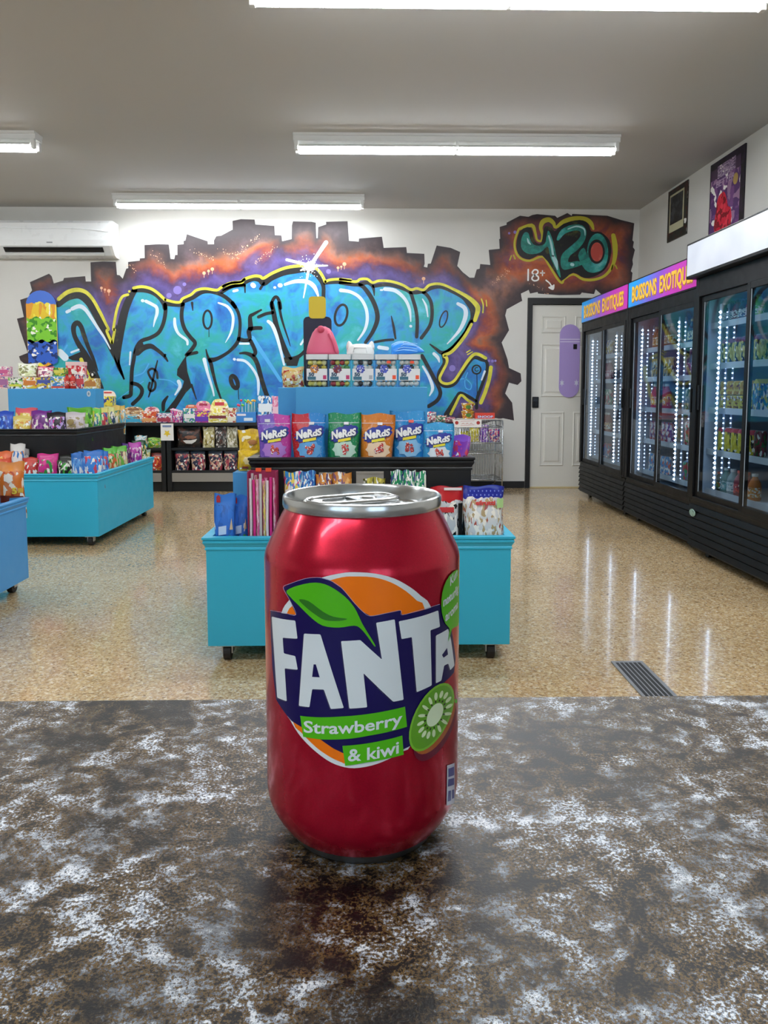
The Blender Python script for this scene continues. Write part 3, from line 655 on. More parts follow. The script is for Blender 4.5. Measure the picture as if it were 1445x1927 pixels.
# posters on the right wall
def poster(label, ua, ub, v_tl, v_bl, mats):
    p = aX(ua, v_tl, XR); q = aX(ua, v_bl, XR); s = aX(ub, v_tl, XR)
    y1, y0, z1, z0 = p[1], s[1], p[2], q[2]
    t = thing('poster', label, 'poster', (XR, (y0 + y1) / 2, z0))
    wobj('board', BM((XR - .012, XR, y0, y1, z0, z1)), mats[0], t)
    return t, y0, y1, z0, z1
t, y0, y1, z0, z1 = poster('small dark framed poster high on the right wall', 1260, 1296, 362, 456, [pack('#1b1d1c', '#2a2c28', '#3b1f1a', None, 2, 6, .35, .97)])
wobj('picture_border', BM((XR - .014, XR - .012, y0 + .07, y1 - .05, z0 + .08, z1 - .05)), flat('#b9b493', .5), t)
wobj('picture', BM((XR - .016, XR - .014, y0 + .09, y1 - .07, z0 + .15, z1 - .07)), pack('#15171b', '#23262c', '#34383e', None, 4, 4, .3, .99), t)
t, y0, y1, z0, z1 = poster('tall purple and red poster above the white refrigerator header', 1340, 1404, 312, 448, [pack('#15101a', '#201726', '#2b1d33', None, 6, 7, .35, .99)])
wobj('purple_print', BM((XR - .014, XR - .012, y0 + .06, y1 - .02, z0 + .02, z1 - .06)), pack('#5a3470', '#7a4a86', '#a07a9c', '#4a3350', 8, 6, .35, .9), t)
bm = bmesh.new(); ym = (y0 + y1) / 2
polyf(bm, catmull([(ym + .17, z0 + .03), (ym + .16, z0 + .2), (ym + .13, z0 + .3), (ym + .05, z0 + .33), (ym + .0, z0 + .3), (ym - .05, z0 + .2), (ym - .1, z0 + .16), (ym - .1, z0 + .03)], 4, True), lambda y, z: (XR - .0145, y, z)); wobj('red_shape', bm, pack('#d8203e', '#e83a50', '#8a1024', None, 3, 5, .35, .99), t)
bm = bmesh.new()
for i, (wd, zz, hh) in enumerate((('BETTER', .39, .05),)):
    textbm(wd, lambda tt, cc, zz=zz, hh=hh: (XR - .0145, y1 - .12 - tt * .32, z0 + zz + cc * hh), .01, bm)
wobj('lettering', bm, flat('#b9a2bd', .5), t)
wobj('pale_print', BM((XR - .0145, XR - .014, y0 + .14, y1 - .14, z0 + .46, z0 + .56)), pack('#8f7898', '#5a4468', '#b9a2bd', None, 3, 7, .4, .95), t)
for yy, zz in ((-.16, .38),): 
    bm = bmesh.new(); polyf(bm, ell(ym + yy, z0 + zz, .04, .045), lambda y, z: (XR - .0146, y, z)); wobj('yellow_badge', bm, flat('#b99a55', .5), t)

# ================================================================== refrigerators
BLK_M = flat('#070708', .42, spec=.3); BLK_D = flat('#070708', .4, spec=.35); LINER = flat('#b9c6d2', .4); SHELFM = flat('#c9d2da', .35)
DOT = flat('#dfeaff', .3, emit=LED); DOT_REFLECTION = flat('#c5d8ff', .3, emit=LED * .3)  # second, weaker glow is for the added strips that imitate glass reflections
def m_sign():
    m, nt, b = newmat('sign_film'); tc = nt.nodes.new('ShaderNodeTexCoord'); sp = nt.nodes.new('ShaderNodeSeparateXYZ')
    nt.links.new(tc.outputs['Generated'], sp.inputs[0])
    f = math_n(nt, 'ADD', math_n(nt, 'SUBTRACT', 1., sp.outputs[1]), math_n(nt, 'MULTIPLY', sp.outputs[2], -.12))
    r = ramp(nt, [(.0, '#1f9be6'), (.12, '#2f86e0'), (.38, '#7a4fc6'), (.62, '#b833b0'), (1, '#c02fa6')]); nt.links.new(f, r.inputs[0])
    nt.links.new(r.outputs[0], b.inputs['Base Color']); nt.links.new(r.outputs[0], b.inputs['Emission Color'])
    b.inputs['Emission Strength'].default_value = .16; b.inputs['Roughness'].default_value = .3
    return m
SIGN = m_sign()
def m_header():
    m, nt, b = newmat('backlit_header'); v = coords(nt); n = nz(nt, v, 3, 2)
    r = ramp(nt, [(.3, '#ccd3e2'), (.7, '#dde3ee')]); nt.links.new(n.outputs['Fac'], r.inputs[0])
    nt.links.new(r.outputs[0], b.inputs['Base Color']); nt.links.new(r.outputs[0], b.inputs['Emission Color'])
    b.inputs['Emission Strength'].default_value = .12; b.inputs['Roughness'].default_value = .22
    return m
def fridge(label, y0, y1, xf, ztop, zs0, gz0, gz1, sign, leds_and_reflections, shelves, grille_top=.31):
    t = thing('display_refrigerator', label, 'refrigerator', ((xf + 2.86) / 2, (y0 + y1) / 2, 0), 0, 'black glass door drink refrigerators')
    P = lambda n, bm, m, k=None: wobj(n, bm, m, t, kind=k)
    e = .004; y0 += e; y1 -= e
    P('cabinet', BM((xf + .03, 2.86, y0, y0 + .035, .07, ztop), (xf + .03, 2.86, y1 - .035, y1, .07, ztop), (2.81, 2.86, y0 + .035, y1 - .035, .07, ztop),
                    (xf + .03, 2.81, y0 + .035, y1 - .035, gz1 + .04, ztop), (xf + .03, 2.81, y0 + .035, y1 - .035, .07, gz0 - .04)), BLK_M)
    P('liner', BM((2.79, 2.81, y0 + .035, y1 - .035, gz0 - .04, gz1 + .04), (xf + .07, 2.79, y0 + .035, y0 + .045, gz0 - .04, gz1 + .04), (xf + .07, 2.79, y1 - .045, y1 - .035, gz0 - .04, gz1 + .04),
                  (xf + .07, 2.79, y0 + .045, y1 - .045, gz1 + .03, gz1 + .04), (xf + .07, 2.79, y0 + .045, y1 - .045, gz0 - .04, gz0 - .03)), LINER)
    P('front_frame', BM((xf, xf + .03, y0, y0 + .05, gz0 - .05, zs0), (xf, xf + .03, y1 - .05, y1, gz0 - .05, zs0), (xf, xf + .03, y0 + .05, y1 - .05, gz1 + .035, zs0), (xf, xf + .03, y0 + .05, y1 - .05, gz0 - .06, gz0 - .035), bev=.003), BLK_M)
    # header light box
    if sign:
        hb = P('header', BM((xf - .004, xf + .03, y0, y1, zs0, ztop), bev=.003), BLK_D)
        fl = wobj('sign_panel', BM((xf - .009, xf - .004, y0 + .012, y1 - .012, zs0 + .012, ztop - .012)), SIGN, t)
        zc = (zs0 + ztop) / 2 - .056; L = (y1 - y0) * .86
        for wd_, t0, t1 in (('BOISSONS', 0., .45), ('EXOTIQUES', .5, 1.)):
            bm = textbm(wd_, lambda tt, cc: (xf - .0105, y1 - (y1 - y0) * .07 - (t0 + (t1 - t0) * tt) * L, zc + cc * .112), .03); wobj('lettering', bm, flat('#f2c23a', .4, emit=.1), t)
            bm = textbm(wd_, lambda tt, cc: (xf - .0098, y1 - (y1 - y0) * .07 - (t0 + (t1 - t0) * tt) * L - .006, zc - .006 + cc * .112), .055); wobj('lettering_shadow', bm, flat('#b5742a', .4, emit=.05), t)
    else:
        hb = P('header', BM((xf - .06, xf + .03, y0 - .02, y1 + .02, zs0, ztop), bev=.004), BLK_D)
        wobj('light_panel', BM((xf - .067, xf - .06, y0, y1 - .01, zs0 + .016, ztop - .016)), m_header(), t)
    # sliding doors
    ym = (y0 + y1) / 2
    for k, (a, b_, dx) in enumerate(((ym - .012, y1 - .05, .012), (y0 + .05, ym + .012, -.008))):
        x0 = xf + .004 + dx; x1 = x0 + .018; f = .036
        d_ = P('door', BM((x0, x1, a, a + f, gz0 - .035, gz1 + .035), (x0, x1, b_ - f, b_, gz0 - .035, gz1 + .035), (x0, x1, a + f, b_ - f, gz1, gz1 + .035), (x0, x1, a + f, b_ - f, gz0 - .035, gz0), bev=.002), BLK_M)
        bm = BM((x0 + .006, x0 + .011, a + f, b_ - f, gz0, gz1)); wobj2(bm, t, d_, 'glass_pane', m_glass('#dfe8ee'))
        bm = BM((x0 + .0045, x0 + .0065, a + f, a + f + .008, gz0, gz1), (x0 + .0045, x0 + .0065, b_ - f - .008, b_ - f, gz0, gz1)); wobj2(bm, t, d_, 'gasket', flat('#8f9aa4', .4))
        zc = (gz0 + gz1) / 2
        bm = BM((x0 - .012, x0, (b_ - f * .8) if k == 0 else (a + .004), (b_ - f * .35) if k == 0 else (a + .02), zc - .08, zc + .08), bev=.003); wobj2(bm, t, d_, 'handle', BLK_D)
    # LED strip, plus added dim glowing strips imitating its reflections in the glass
    for (yy, xx, main) in leds_and_reflections:
        st = P('led_or_reflection_strip', BM((xx + .004, xx + .012, yy - .014, yy + .014, gz0 + .03, gz1 - .03)), flat('#9aa6b4', .4))
        bm = bmesh.new(); n = int((gz1 - gz0 - .08) / .031)
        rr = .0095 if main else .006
        for q in range(n):
            z = gz0 + .045 + q * .031
            # little dome facing the aisle and the near side
            ring = [bm.verts.new((xx + .004, yy + rr * math.cos(s * math.pi / 4), z + rr * math.sin(s * math.pi / 4))) for s in range(8)]
            tip = bm.verts.new((xx - rr, yy - rr * .4, z))
            for s in range(8): bm.faces.new((ring[s], ring[(s + 1) % 8], tip))
        wobj2(bm, t, st, 'led_or_reflection_dots', DOT if main else DOT_REFLECTION, 'stuff')
    for z in shelves:
        bm = BM((xf + .09, 2.77, y0 + .05, y1 - .05, z - .012, z), (xf + .083, xf + .09, y0 + .05, y1 - .05, z - .03, z + .008)); P('shelf', bm, SHELFM)
    # louvred grille
    P('kick_plate', BM((xf + .012, xf + .03, y0, y1, .05, grille_top + .02)), BLK_D)
    n = 6
    for q in range(n):
        z0 = .06 + q * (grille_top - .06) / n; hh = (grille_top - .06) / n
        bm = bmesh.new()
        vs = [[bm.verts.new((x, y, z)) for x, z in ((xf + .014, z0 + .002), (xf - .004, z0 + hh * .12), (xf + .006, z0 + hh * .84), (xf + .014, z0 + hh * .84))] for y in (y0 + .008, y1 - .008)]
        bm.faces.new(vs[0]); bm.faces.new(vs[1][::-1])
        for s in range(4): bm.faces.new((vs[0][s], vs[1][s], vs[1][(s + 1) % 4], vs[0][(s + 1) % 4]))
        P('louver', bm, BLK_M)
    for yy in (y0 + .15, y1 - .15):
        for xx in (xf + .08, 2.76):
            bm = bmesh.new(); tube(bm, [(xx - .012, yy, .03), (xx + .012, yy, .03)], .03, 12); P('caster', bm, BLK_D)
    return t
def wobj2(bm, root, part, name, mat, kind=None):
    bmesh.ops.translate(bm, verts=bm.verts[:], vec=-Vector(root.location))
    return obj(name, bm, mat, part, kind=kind)
GZ0, GZ1 = .39, 1.62
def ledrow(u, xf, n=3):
    p = aX(u, 735, xf + .05); return [(p[1], xf + .05 + k * .045, k == 0) for k in range(n)]  # first column is the LED strip, deeper ones mimic its reflections
SH12 = [.43, .68, .93, 1.17, 1.40]
SH3 = [.435, .69, .955, 1.235, 1.49]
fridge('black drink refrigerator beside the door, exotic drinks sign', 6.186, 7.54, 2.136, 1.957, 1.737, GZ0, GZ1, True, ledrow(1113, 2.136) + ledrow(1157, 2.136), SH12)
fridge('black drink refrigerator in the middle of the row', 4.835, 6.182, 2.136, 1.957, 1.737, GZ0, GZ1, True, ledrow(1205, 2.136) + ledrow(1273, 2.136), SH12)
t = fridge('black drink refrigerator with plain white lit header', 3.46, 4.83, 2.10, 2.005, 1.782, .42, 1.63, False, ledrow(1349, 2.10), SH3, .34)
p = aX(1300, 962, 2.10)
bm = bmesh.new(); lathe(bm, [(0, .004), (.04, .003), (.045, 0)], 20)
for v in bm.verts: v.co = (2.10 - .004 - v.co.z, p[1] - .03 + v.co.x, p[2] - .005 + v.co.y * .55)
wobj('oval_badge', bm, flat('#8fb0a6', .3, .3), t)
# ---- drinks
DRM = {}
def drink(kind, label, loc, group, cols, hgt, rad, name=None):
    k = (kind, cols, round(hgt, 3), round(rad, 3))
    if k not in DRM:
        if kind == 'can':
            body = [(0, 0), (rad * .78, 0), (rad, hgt * .06), (rad, hgt * .9), (rad * .82, hgt * .985), (rad * .8, hgt), (0, hgt * .985)]
            cap = None; lab = None
        elif kind == 'bottle':
            body = [(0, 0), (rad * .9, 0), (rad, hgt * .04), (rad, hgt * .56), (rad * .85, hgt * .68), (rad * .42, hgt * .85), (rad * .38, hgt * .93), (0, hgt * .93)]
            cap = [(0, hgt * .9), (rad * .48, hgt * .9), (rad * .48, hgt), (0, hgt)]; lab = (hgt * .14, hgt * .5)
        else:  # carton
            body = None
        ms = []
        def mk(prof, n, m):
            bm = bmesh.new(); lathe(bm, prof, n); bmesh.ops.recalc_face_normals(bm, faces=bm.faces[:])
            me = bpy.data.meshes.new('drink'); bm.to_mesh(me); bm.free(); me.materials.append(m)
            for p in me.polygons: p.use_smooth = True
            me.set_sharp_from_angle(angle=.7); return me
        if kind == 'can':
            ms = [(name, mk(body, 14, pack(cols[0], cols[1], cols[2], cols[3] if len(cols) > 3 else None, len(DRM) % 9, 3.5, .25, .92))), ('lid', mk([(0, hgt * 1.0), (rad * .8, hgt * 1.0), (rad * .8, hgt * 1.008), (0, hgt * 1.004)], 12, flat('#b9bec4', .3, .9)))]
        elif kind == 'bottle':
            ms = [(name, mk(body, 14, flat(cols[0], .15))), ('cap', mk(cap, 10, flat(cols[2], .4))), ('label_band', mk([(rad * 1.012, lab[0]), (rad * 1.012, lab[1])], 14, pack(cols[1], cols[0], cols[2], None, len(DRM) % 9, 4, .35)))]
        else:
            bm = BM((-rad, rad, -rad, rad, 0, hgt * .86)); tp = bmesh.new()
            prism(tp, [(-rad, hgt * .86), (rad, hgt * .86), (rad * .15, hgt), (-rad * .15, hgt)], -rad, rad, 'yz')
            for b2, nm, m in ((bm, name, pack(cols[0], cols[1], cols[2], None, len(DRM) % 9, 4, .35)), (tp, 'gable_top', flat(cols[1], .4))):
                bmesh.ops.recalc_face_normals(b2, faces=b2.faces[:]); me = bpy.data.meshes.new('drink'); b2.to_mesh(me); b2.free(); me.materials.append(m); ms.append((nm, me))
        DRM[k] = ms
    ms = DRM[k]
    root = bpy.data.objects.new(ms[0][0], ms[0][1]); C.objects.link(root); root.location = loc
    tag(root, label, 'drink', group)
    for nm, me in ms[1:]:
        c = bpy.data.objects.new(nm, me); C.objects.link(c); c.parent = root
    return root
def row(fr, shelf, ya, yb, x, z, kind, cols, hgt, rad, desc, gap=.008, name=None):
    n = max(1, int((yb - ya + gap) / (2 * rad + gap)))
    nm = name or {'can': 'drink_can', 'bottle': 'drink_bottle', 'carton': 'drink_carton'}[kind]
    for i in range(n):
        lab = ('%s %s from left, %s, %s' % (ORD[i], desc, shelf, fr)) if i else ('leftmost %s, %s, %s' % (desc, shelf, fr))
        drink(kind, lab, (x, yb - rad - i * (2 * rad + gap), z + .0005), '%s on the %s' % (desc, shelf), cols, hgt, rad, nm)
ORD = ['first', 'second', 'third', 'fourth', 'fifth', 'sixth', 'seventh', 'eighth', 'ninth']
SN = ['bottom shelf', 'fourth shelf', 'third shelf', 'second shelf', 'top shelf']
DARKG, MAR, NAVY, MAG, LIME = '#1f4f45', '#7a1f2e', '#23275e', '#b0245e', '#6cc23a'
# white-header refrigerator: one different row per shelf
F3 = 'white-header refrigerator'; X3 = 2.10 + .125
ya, yb = 4.16, 4.70
for i, (c, nm) in enumerate(((('#1f4f45', '#cfd8d2', '#e8ece8'), 'dark green'), (('#2a3a3c', '#dfe6e4', '#1f2f30'), 'black and white'), (('#7a1f2e', '#e2d9d6', '#3a2a2e'), 'maroon'), (('#23275e', '#d8dbe6', '#3a3f80'), 'navy'), (('#b0245e', '#e8cfd8', '#d84a80'), 'magenta'), (('#6cc23a', '#eaf2dc', '#3a8a2a'), 'lime green'))):
    drink('bottle', 'slim %s bottle on the top shelf of the %s' % (nm, F3), (X3, 4.68 - i * .082, SH3[4] + .0005), None, c, .125, .032, 'drink_bottle')
row(F3, 'second shelf', 4.18, 4.66, X3, SH3[3], 'can', ('#b7a83c', '#1c1c14', '#d8cf6a', '#7a3f6e'), .15, .036, 'olive yellow can')
row(F3, 'second shelf', 4.18, 4.66, X3 + .085, SH3[3], 'can', ('#8a3f5e', '#c8703a', '#5a3a86'), .165, .036, 'purple rear-row can')
row(F3, 'third shelf', 4.26, 4.66, X3, SH3[2], 'can', ('#c8b32a', '#7a3a1c', '#e0d050'), .085, .036, 'short yellow lower-layer can')
for i in range(5): drink('can', '%s short upper-layer can from left, third shelf, white-header refrigerator' % ORD[i], (X3, 4.66 - .036 - i * .08, SH3[2] + .088), 'stacked yellow cans', ('#cf9f2a', '#8a3a22', '#e6d060'), .085, .036, 'drink_can')
drink('carton', 'teal and yellow carton at the end of the third shelf, white-header refrigerator', (X3, 4.20, SH3[2] + .0005), None, ('#1f8aa6', '#d8c83a', '#1f4f8a'), .18, .034, 'drink_carton')
row(F3, 'fourth shelf', 4.22, 4.66, X3, SH3[1], 'can', ('#c9b92e', '#191912', '#d8cc50', '#c03a4e'), .15, .038, 'red-topped yellow can')
drink('can', 'dark red drink can at the end of the fourth shelf', (X3, 4.19, SH3[1] + .0005), None, ('#5a1f2c', '#2f6a3a', '#8a2f3e'), .15, .034, 'drink_can')
for i, (c, nm) in enumerate(((('#1d3f36', '#5a8a3a', '#c84a2a'), 'small dark'), (('#4f8a8c', '#8fc0c0', '#dfe8ea'), 'pale teal'), (('#7e9aa0', '#c9d6da', '#e2e8ea'), 'clear'), (('#8a3a4a', '#c0505e', '#e8554a'), 'rose red'), (('#9a4a3a', '#c06a4a', '#e85a3a'), 'brick red'), (('#c8702a', '#e09a4a', '#e8e2da'), 'orange'))):
    drink('bottle', '%s sports bottle on the bottom shelf of the %s' % (nm, F3), (X3, 4.66 - i * .086, SH3[0] + .0005), None, c, .155 if i else .12, .036, 'drink_bottle')
# middle refrigerator, near and far doors
F2 = 'middle refrigerator'; X2 = 2.136 + .13
for s, rows in ((4, (('bottle', ('#a5622c', '#d89a50', '#e2d2b0'), .17, .033, 'brown glass bottle'), ('bottle', ('#3d4f86', '#d8d2c8', '#e6d8a0'), .17, .033, 'pale cream bottle'))),
                (3, (('can', ('#c9a23a', '#4a4436', '#e8dfc0'), .15, .034, 'golden drink can'), ('bottle', ('#5a2a5e', '#8a3a7a', '#d86aa0'), .19, .036, 'deep purple bottle'))),
                (2, (('bottle', ('#d03a5e', '#e88a3a', '#f0f0ea'), .19, .035, 'red juice bottle'), ('can', ('#8a8f86', '#4f6a4a', '#c9c2a8'), .15, .034, 'grey green can'))),
                (1, (('can', ('#b03a4a', '#e8dfe0', '#5a3a8a'), .15, .034, 'red and white can'), ('can', ('#c83a4a', '#3a8a5a', '#e8e0d8'), .17, .034, 'red and green can'))),
                (0, (('can', ('#3a8ac0', '#e05a3a', '#e8e8e0'), .14, .034, 'blue and orange can'), ('can', ('#c03a3a', '#3a6ab0', '#3aa06a'), .14, .034, 'red and blue can')))):
    for k, (kind, cols, hh, rr, ds) in enumerate(rows):
        ya, yb = ((5.54, 5.92), (4.92, 5.27))[k]
        row(F2, SN[s], ya, yb, X2, SH12[s], kind, cols, hh, rr, ds)
F1 = 'door-side refrigerator'
for s, (kind, cols, hh, rr, ds) in enumerate((('can', ('#7a8a9a', '#c84a4a', '#3a6ab0'), .14, .034, 'grey and red can'), ('bottle', ('#a04a3a', '#e8b06a', '#f0e8da'), .18, .034, 'amber bottle'), ('can', ('#3a8a6a', '#e0d8c0', '#b03a4e'), .15, .034, 'green and white can'), ('bottle', ('#8a2f4e', '#d88aa0', '#e8e2e8'), .18, .034, 'raspberry bottle'), ('can', ('#c0a04a', '#5a4a8a', '#e2dccc'), .14, .034, 'mustard yellow can'))):
    for k, (ya, yb) in enumerate(((6.93, 7.2), (6.24, 6.52))):
        row(F1, SN[s], ya, yb, X2, SH12[s], kind, cols, hh, rr, ds + (' behind far door' if k == 0 else ' behind near door'))
# floor register
v0 = aZ(1180, 1247, 0); vt = thing('floor_register', 'grey slotted metal floor vent in front of the refrigerators', 'vent', (1.01, 2.665, 0))
wobj('frame', BM((.95, 1.075, 2.47, 2.84, .0005, .006), bev=.001), flat('#8b8d90', .4, .4), vt)
for k in range(6): wobj('slot', BM((.962 + k * .0172, .973 + k * .0172, 2.49, 2.82, .006, .0068)), flat('#17181a', .6), vt)
# ================================================================== counter
CZ = .919; CD = .2505; CXX = -.0027
def m_counter():
    m, nt, b = newmat('marbled_laminate'); v = coords(nt)
    big = nz(nt, v, 20, 4, .6, .5); mid = nz(nt, v, 110, 5, .65, .3); fine = nz(nt, v, 950, 3, .65)
    wis = nz(nt, coords(nt, 'Object', (7.3, .4, 0), (1, 1.5, 1)), 17, 6, .65, 1.4)
    cen = lambda o, k: math_n(nt, 'MULTIPLY', math_n(nt, 'SUBTRACT', o, .5), k)
    f = math_n(nt, 'ADD', math_n(nt, 'ADD', cen(big.outputs['Fac'], .5), cen(mid.outputs['Fac'], 1.0)), math_n(nt, 'ADD', cen(fine.outputs['Fac'], 1.05), .495))
    ve = math_n(nt, 'ABSOLUTE', math_n(nt, 'SUBTRACT', wis.outputs['Fac'], .5)); rv = ramp(nt, [(.0, '#ffffff'), (.045, '#000000')]); nt.links.new(ve, rv.inputs[0])
    f = math_n(nt, 'ADD', f, math_n(nt, 'MULTIPLY', rv.outputs[0], .09))
    r = ramp(nt, [(.33, '#0a0909'), (.42, '#181414'), (.455, '#3a2f20'), (.50, '#6f5628'), (.55, '#634c25'), (.575, '#3f3c3c'), (.60, '#747c8a'), (.66, '#aab3be'), (.75, '#e6e9ec')])
    nt.links.new(f, r.inputs[0])
    blk = nz(nt, coords(nt, 'Object', (1.3, 5.2, 0)), 26, 5, .62, .5)
    rb = ramp(nt, [(.53, '#000000'), (.62, '#ffffff')]); nt.links.new(math_n(nt, 'ADD', blk.outputs['Fac'], cen(fine.outputs['Fac'], .9)), rb.inputs[0])
    c = mixc(nt, math_n(nt, 'MULTIPLY', rb.outputs[0], .75), r.outputs[0], '#141112')
    nt.links.new(c, b.inputs['Base Color'])
    mr = nt.nodes.new('ShaderNodeMapRange'); mr.inputs[3].default_value = .3; mr.inputs[4].default_value = .5; b.inputs['Specular IOR Level'].default_value = .35
    nt.links.new(fine.outputs['Fac'], mr.inputs[0]); nt.links.new(mr.outputs[0], b.inputs['Roughness'])
    bp = nt.nodes.new('ShaderNodeBump'); bp.inputs['Strength'].default_value = .25; bp.inputs['Distance'].default_value = .0006
    nt.links.new(fine.outputs['Fac'], bp.inputs['Height']); nt.links.new(bp.outputs[0], b.inputs['Normal'])
    return m
ct = thing('service_counter', 'counter with black, brown and white marbled laminate top under the can', 'counter', (0, 0, 0))
obj('countertop', BM((-1.4, 1.4, -.34, .356, CZ - .038, CZ), bev=.0015), m_counter(), ct)
obj('cabinet', BM((-1.38, 1.38, -.30, .33, .08, CZ - .038)), flat('#1c1c1f', .5), ct)
obj('plinth', BM((-1.36, 1.36, -.26, .29, 0, .08)), flat('#101012', .6), ct)
# ================================================================== the soft drink can
def m_red():
    m, nt, b = newmat('metallic_red_print'); v = coords(nt)
    n = nz(nt, v, 2500, 2); r = ramp(nt, [(.35, '#b0082a'), (.65, '#c00a30')]); nt.links.new(n.outputs['Fac'], r.inputs[0])
    nt.links.new(r.outputs[0], b.inputs['Base Color'])
    b.inputs['Metallic'].default_value = .6; b.inputs['Roughness'].default_value = .22; b.inputs['Coat Weight'].default_value = .2; b.inputs['Coat Roughness'].default_value = .06
    return m
can = thing('soft_drink_can', 'red strawberry and kiwi soda can standing on the marbled counter', 'can', (CXX, CD, CZ))
mm = lambda P: [(r / 1000, z / 1000) for r, z in P]
R0 = 33.1
RED = m_red(); ALU = flat('#b9bdbf', .28, .95); ALU2 = flat('#c6c9ca', .22, .95)
bm = bmesh.new()
lathe(bm, mm([(27.6, 4.2), (29.8, 7.2), (31.6, 10.5), (32.7, 13.6), (R0, 17), (R0, 40), (R0, 70), (R0, 95.2), (32.95, 96.6), (32.5, 98.3), (31.2, 101.2), (29.2, 105.6), (27.5, 109.2), (26.5, 111.0), (25.95, 112.0)]), 160)
sharp(obj('body', bm, RED, can), 60)
bm = bmesh.new()
lathe(bm, mm([(0, 9), (10, 8), (18, 5), (22, 1.2), (23.2, .2), (24.2, 0), (25.0, .5), (25.8, 1.8), (27.0, 3.4), (27.7, 4.3)]), 96); sharp(obj('base', bm, flat('#6d7072', .35, .9), can), 50)
bm = bmesh.new()
lathe(bm, mm([(25.9, 111.9), (26.6, 112.4), (26.8, 113.0), (26.8, 115.5), (26.55, 116.1), (26.0, 116.4), (25.4, 116.2), (25.0, 115.5), (24.2, 110.8), (23.5, 110.1), (22.8, 110.5), (22.4, 111.8), (22.0, 112.2), (20.3, 112.2), (19.6, 111.7), (12, 111.7), (0, 111.7)]), 128); sharp(obj('lid', bm, ALU2, can), 35)
# pull tab: ring end towards the camera's left, nose to the right-rear
TA = math.radians(28)
def tabp(x, y, z=0.):
    c, s = math.cos(TA), math.sin(TA); return ((x * c - y * s) / 1000, (x * s + y * c) / 1000, (111.7 + z) / 1000)
tb = bpy.data.objects.new('pull_tab', None); C.objects.link(tb); tb.parent = can
bm = bmesh.new()
outer = [(-12.5 + 7.5 * math.cos(a), 7.5 * math.sin(a)) for a in [math.pi / 2 + k * math.pi / 10 for k in range(11)]] + [(2, -7.8), (8, -7), (11, -4.5), (11.6, 0), (11, 4.5), (8, 7), (2, 7.8)]
tube(bm, [tabp(x, y, 2.6) for x, y in outer + outer[:1]], .0011, 8, False); sharp(obj('tab_ring', bm, ALU2, tb), 60)
bm = bmesh.new()
def plate(poly, z0, z1):
    A_ = [bm.verts.new(tabp(x, y, z0)) for x, y in poly]; B_ = [bm.verts.new(tabp(x, y, z1)) for x, y in poly]
    bm.faces.new(A_); bm.faces.new(B_[::-1])
    for i in range(len(poly)): bm.faces.new((A_[i], B_[i], B_[(i + 1) % len(poly)], A_[(i + 1) % len(poly)]))
plate([(-3.5, -7), (8, -6.5), (10.8, -4), (11.2, 0), (10.8, 4), (8, 6.5), (-3.5, 7)], 1.9, 3.0); obj('tab_plate', bm, ALU2, tb)
bm = bmesh.new(); plate([(-16.5, -5), (-14, -6.8), (-5, -7), (-4, -6.4), (-5.4, -4.2), (-13, -4), (-14.6, 0), (-13, 4), (-5.4, 4.2), (-4, 6.4), (-5, 7), (-14, 6.8), (-16.5, 5), (-18.6, 0)], 2.0, 2.9); obj('tab_grip', bm, ALU2, tb)
bm = bmesh.new(); lathe(bm, mm([(0, 3.6), (2.4, 3.5), (3, 2.9), (3.1, 0)]), 20); bmesh.ops.translate(bm, verts=bm.verts[:], vec=Vector(tabp(2.5, 0, 0))); sharp(obj('rivet', bm, ALU, tb), 40)
for rr_, a0, a1 in ((15.5, -70, 70), (17, 120, 240)):
    bm = bmesh.new(); tube(bm, [tabp(rr_ * math.cos(math.radians(a)), rr_ * math.sin(math.radians(a)), .25) for a in range(a0, a1 + 1, 10)], .0005, 6); obj('score_line', bm, ALU, can)
# ---- printed label: traced onto the cylinder wall
RC = R0 / 1000
def cyl(u, v):
    for k in range(60):
        d = ray(u, v); ox, oy = CAM[0] - CXX, CAM[1] - CD
        A_ = d[0] ** 2 + d[1] ** 2; B_ = 2 * (ox * d[0] + oy * d[1]); Cc = ox * ox + oy * oy - RC * RC
        D_ = B_ * B_ - 4 * A_ * Cc
        if D_ > 1e-9:
            tt = (-B_ - D_ ** .5) / (2 * A_); x, y, z = ox + d[0] * tt, oy + d[1] * tt, CAM[2] + d[2] * tt - CZ
            return (math.atan2(x, -y), z)
        u += 1 if u < 690 else -1
    return (0, 0)
def wrap(name, polys, mat, lift, parent=None, strokes=()):
    bm = bmesh.new(); fn = lambda u, v: (*cyl(u, v), 0)
    for P in polys:
        if isinstance(P, bmesh.types.BMesh): continue
        polyf(bm, P, fn)
    for pts, wd, cl in strokes: ribbon(bm, pts, wd, fn, cl)
    return wrapbm(name, bm, mat, lift, parent)
def wrapbm(name, bm, mat, lift, parent=None):
    bmesh.ops.triangulate(bm, faces=bm.faces[:])
    for k in range(-33, 34):
        bmesh.ops.bisect_plane(bm, geom=bm.verts[:] + bm.edges[:] + bm.faces[:], plane_co=(math.radians(k * 2.8), 0, 0), plane_no=(1, 0, 0))
    rr = RC + .00006 + lift * .00006
    for v in bm.verts: v.co = (rr * math.sin(v.co.x), -rr * math.cos(v.co.x), v.co.y)
    o = obj(name, bm, mat, parent or can)
    # smooth normals follow the cylinder
    for p in o.data.polygons: p.use_smooth = True
    return o
tf = lambda L: T(500, 1060, 3.905, L)
PW = flat('#d6dcde', .35, 0, 0, .15, .3); PO = flat('#ee7402', .35, 0, 0, .15, .3); PN = flat('#12074f', .35, .1, 0, .15, .3); PG = flat('#4fb210', .35, 0, 0, .15, .3); PDG = flat('#2a701a', .35, 0, 0, .15, .3)
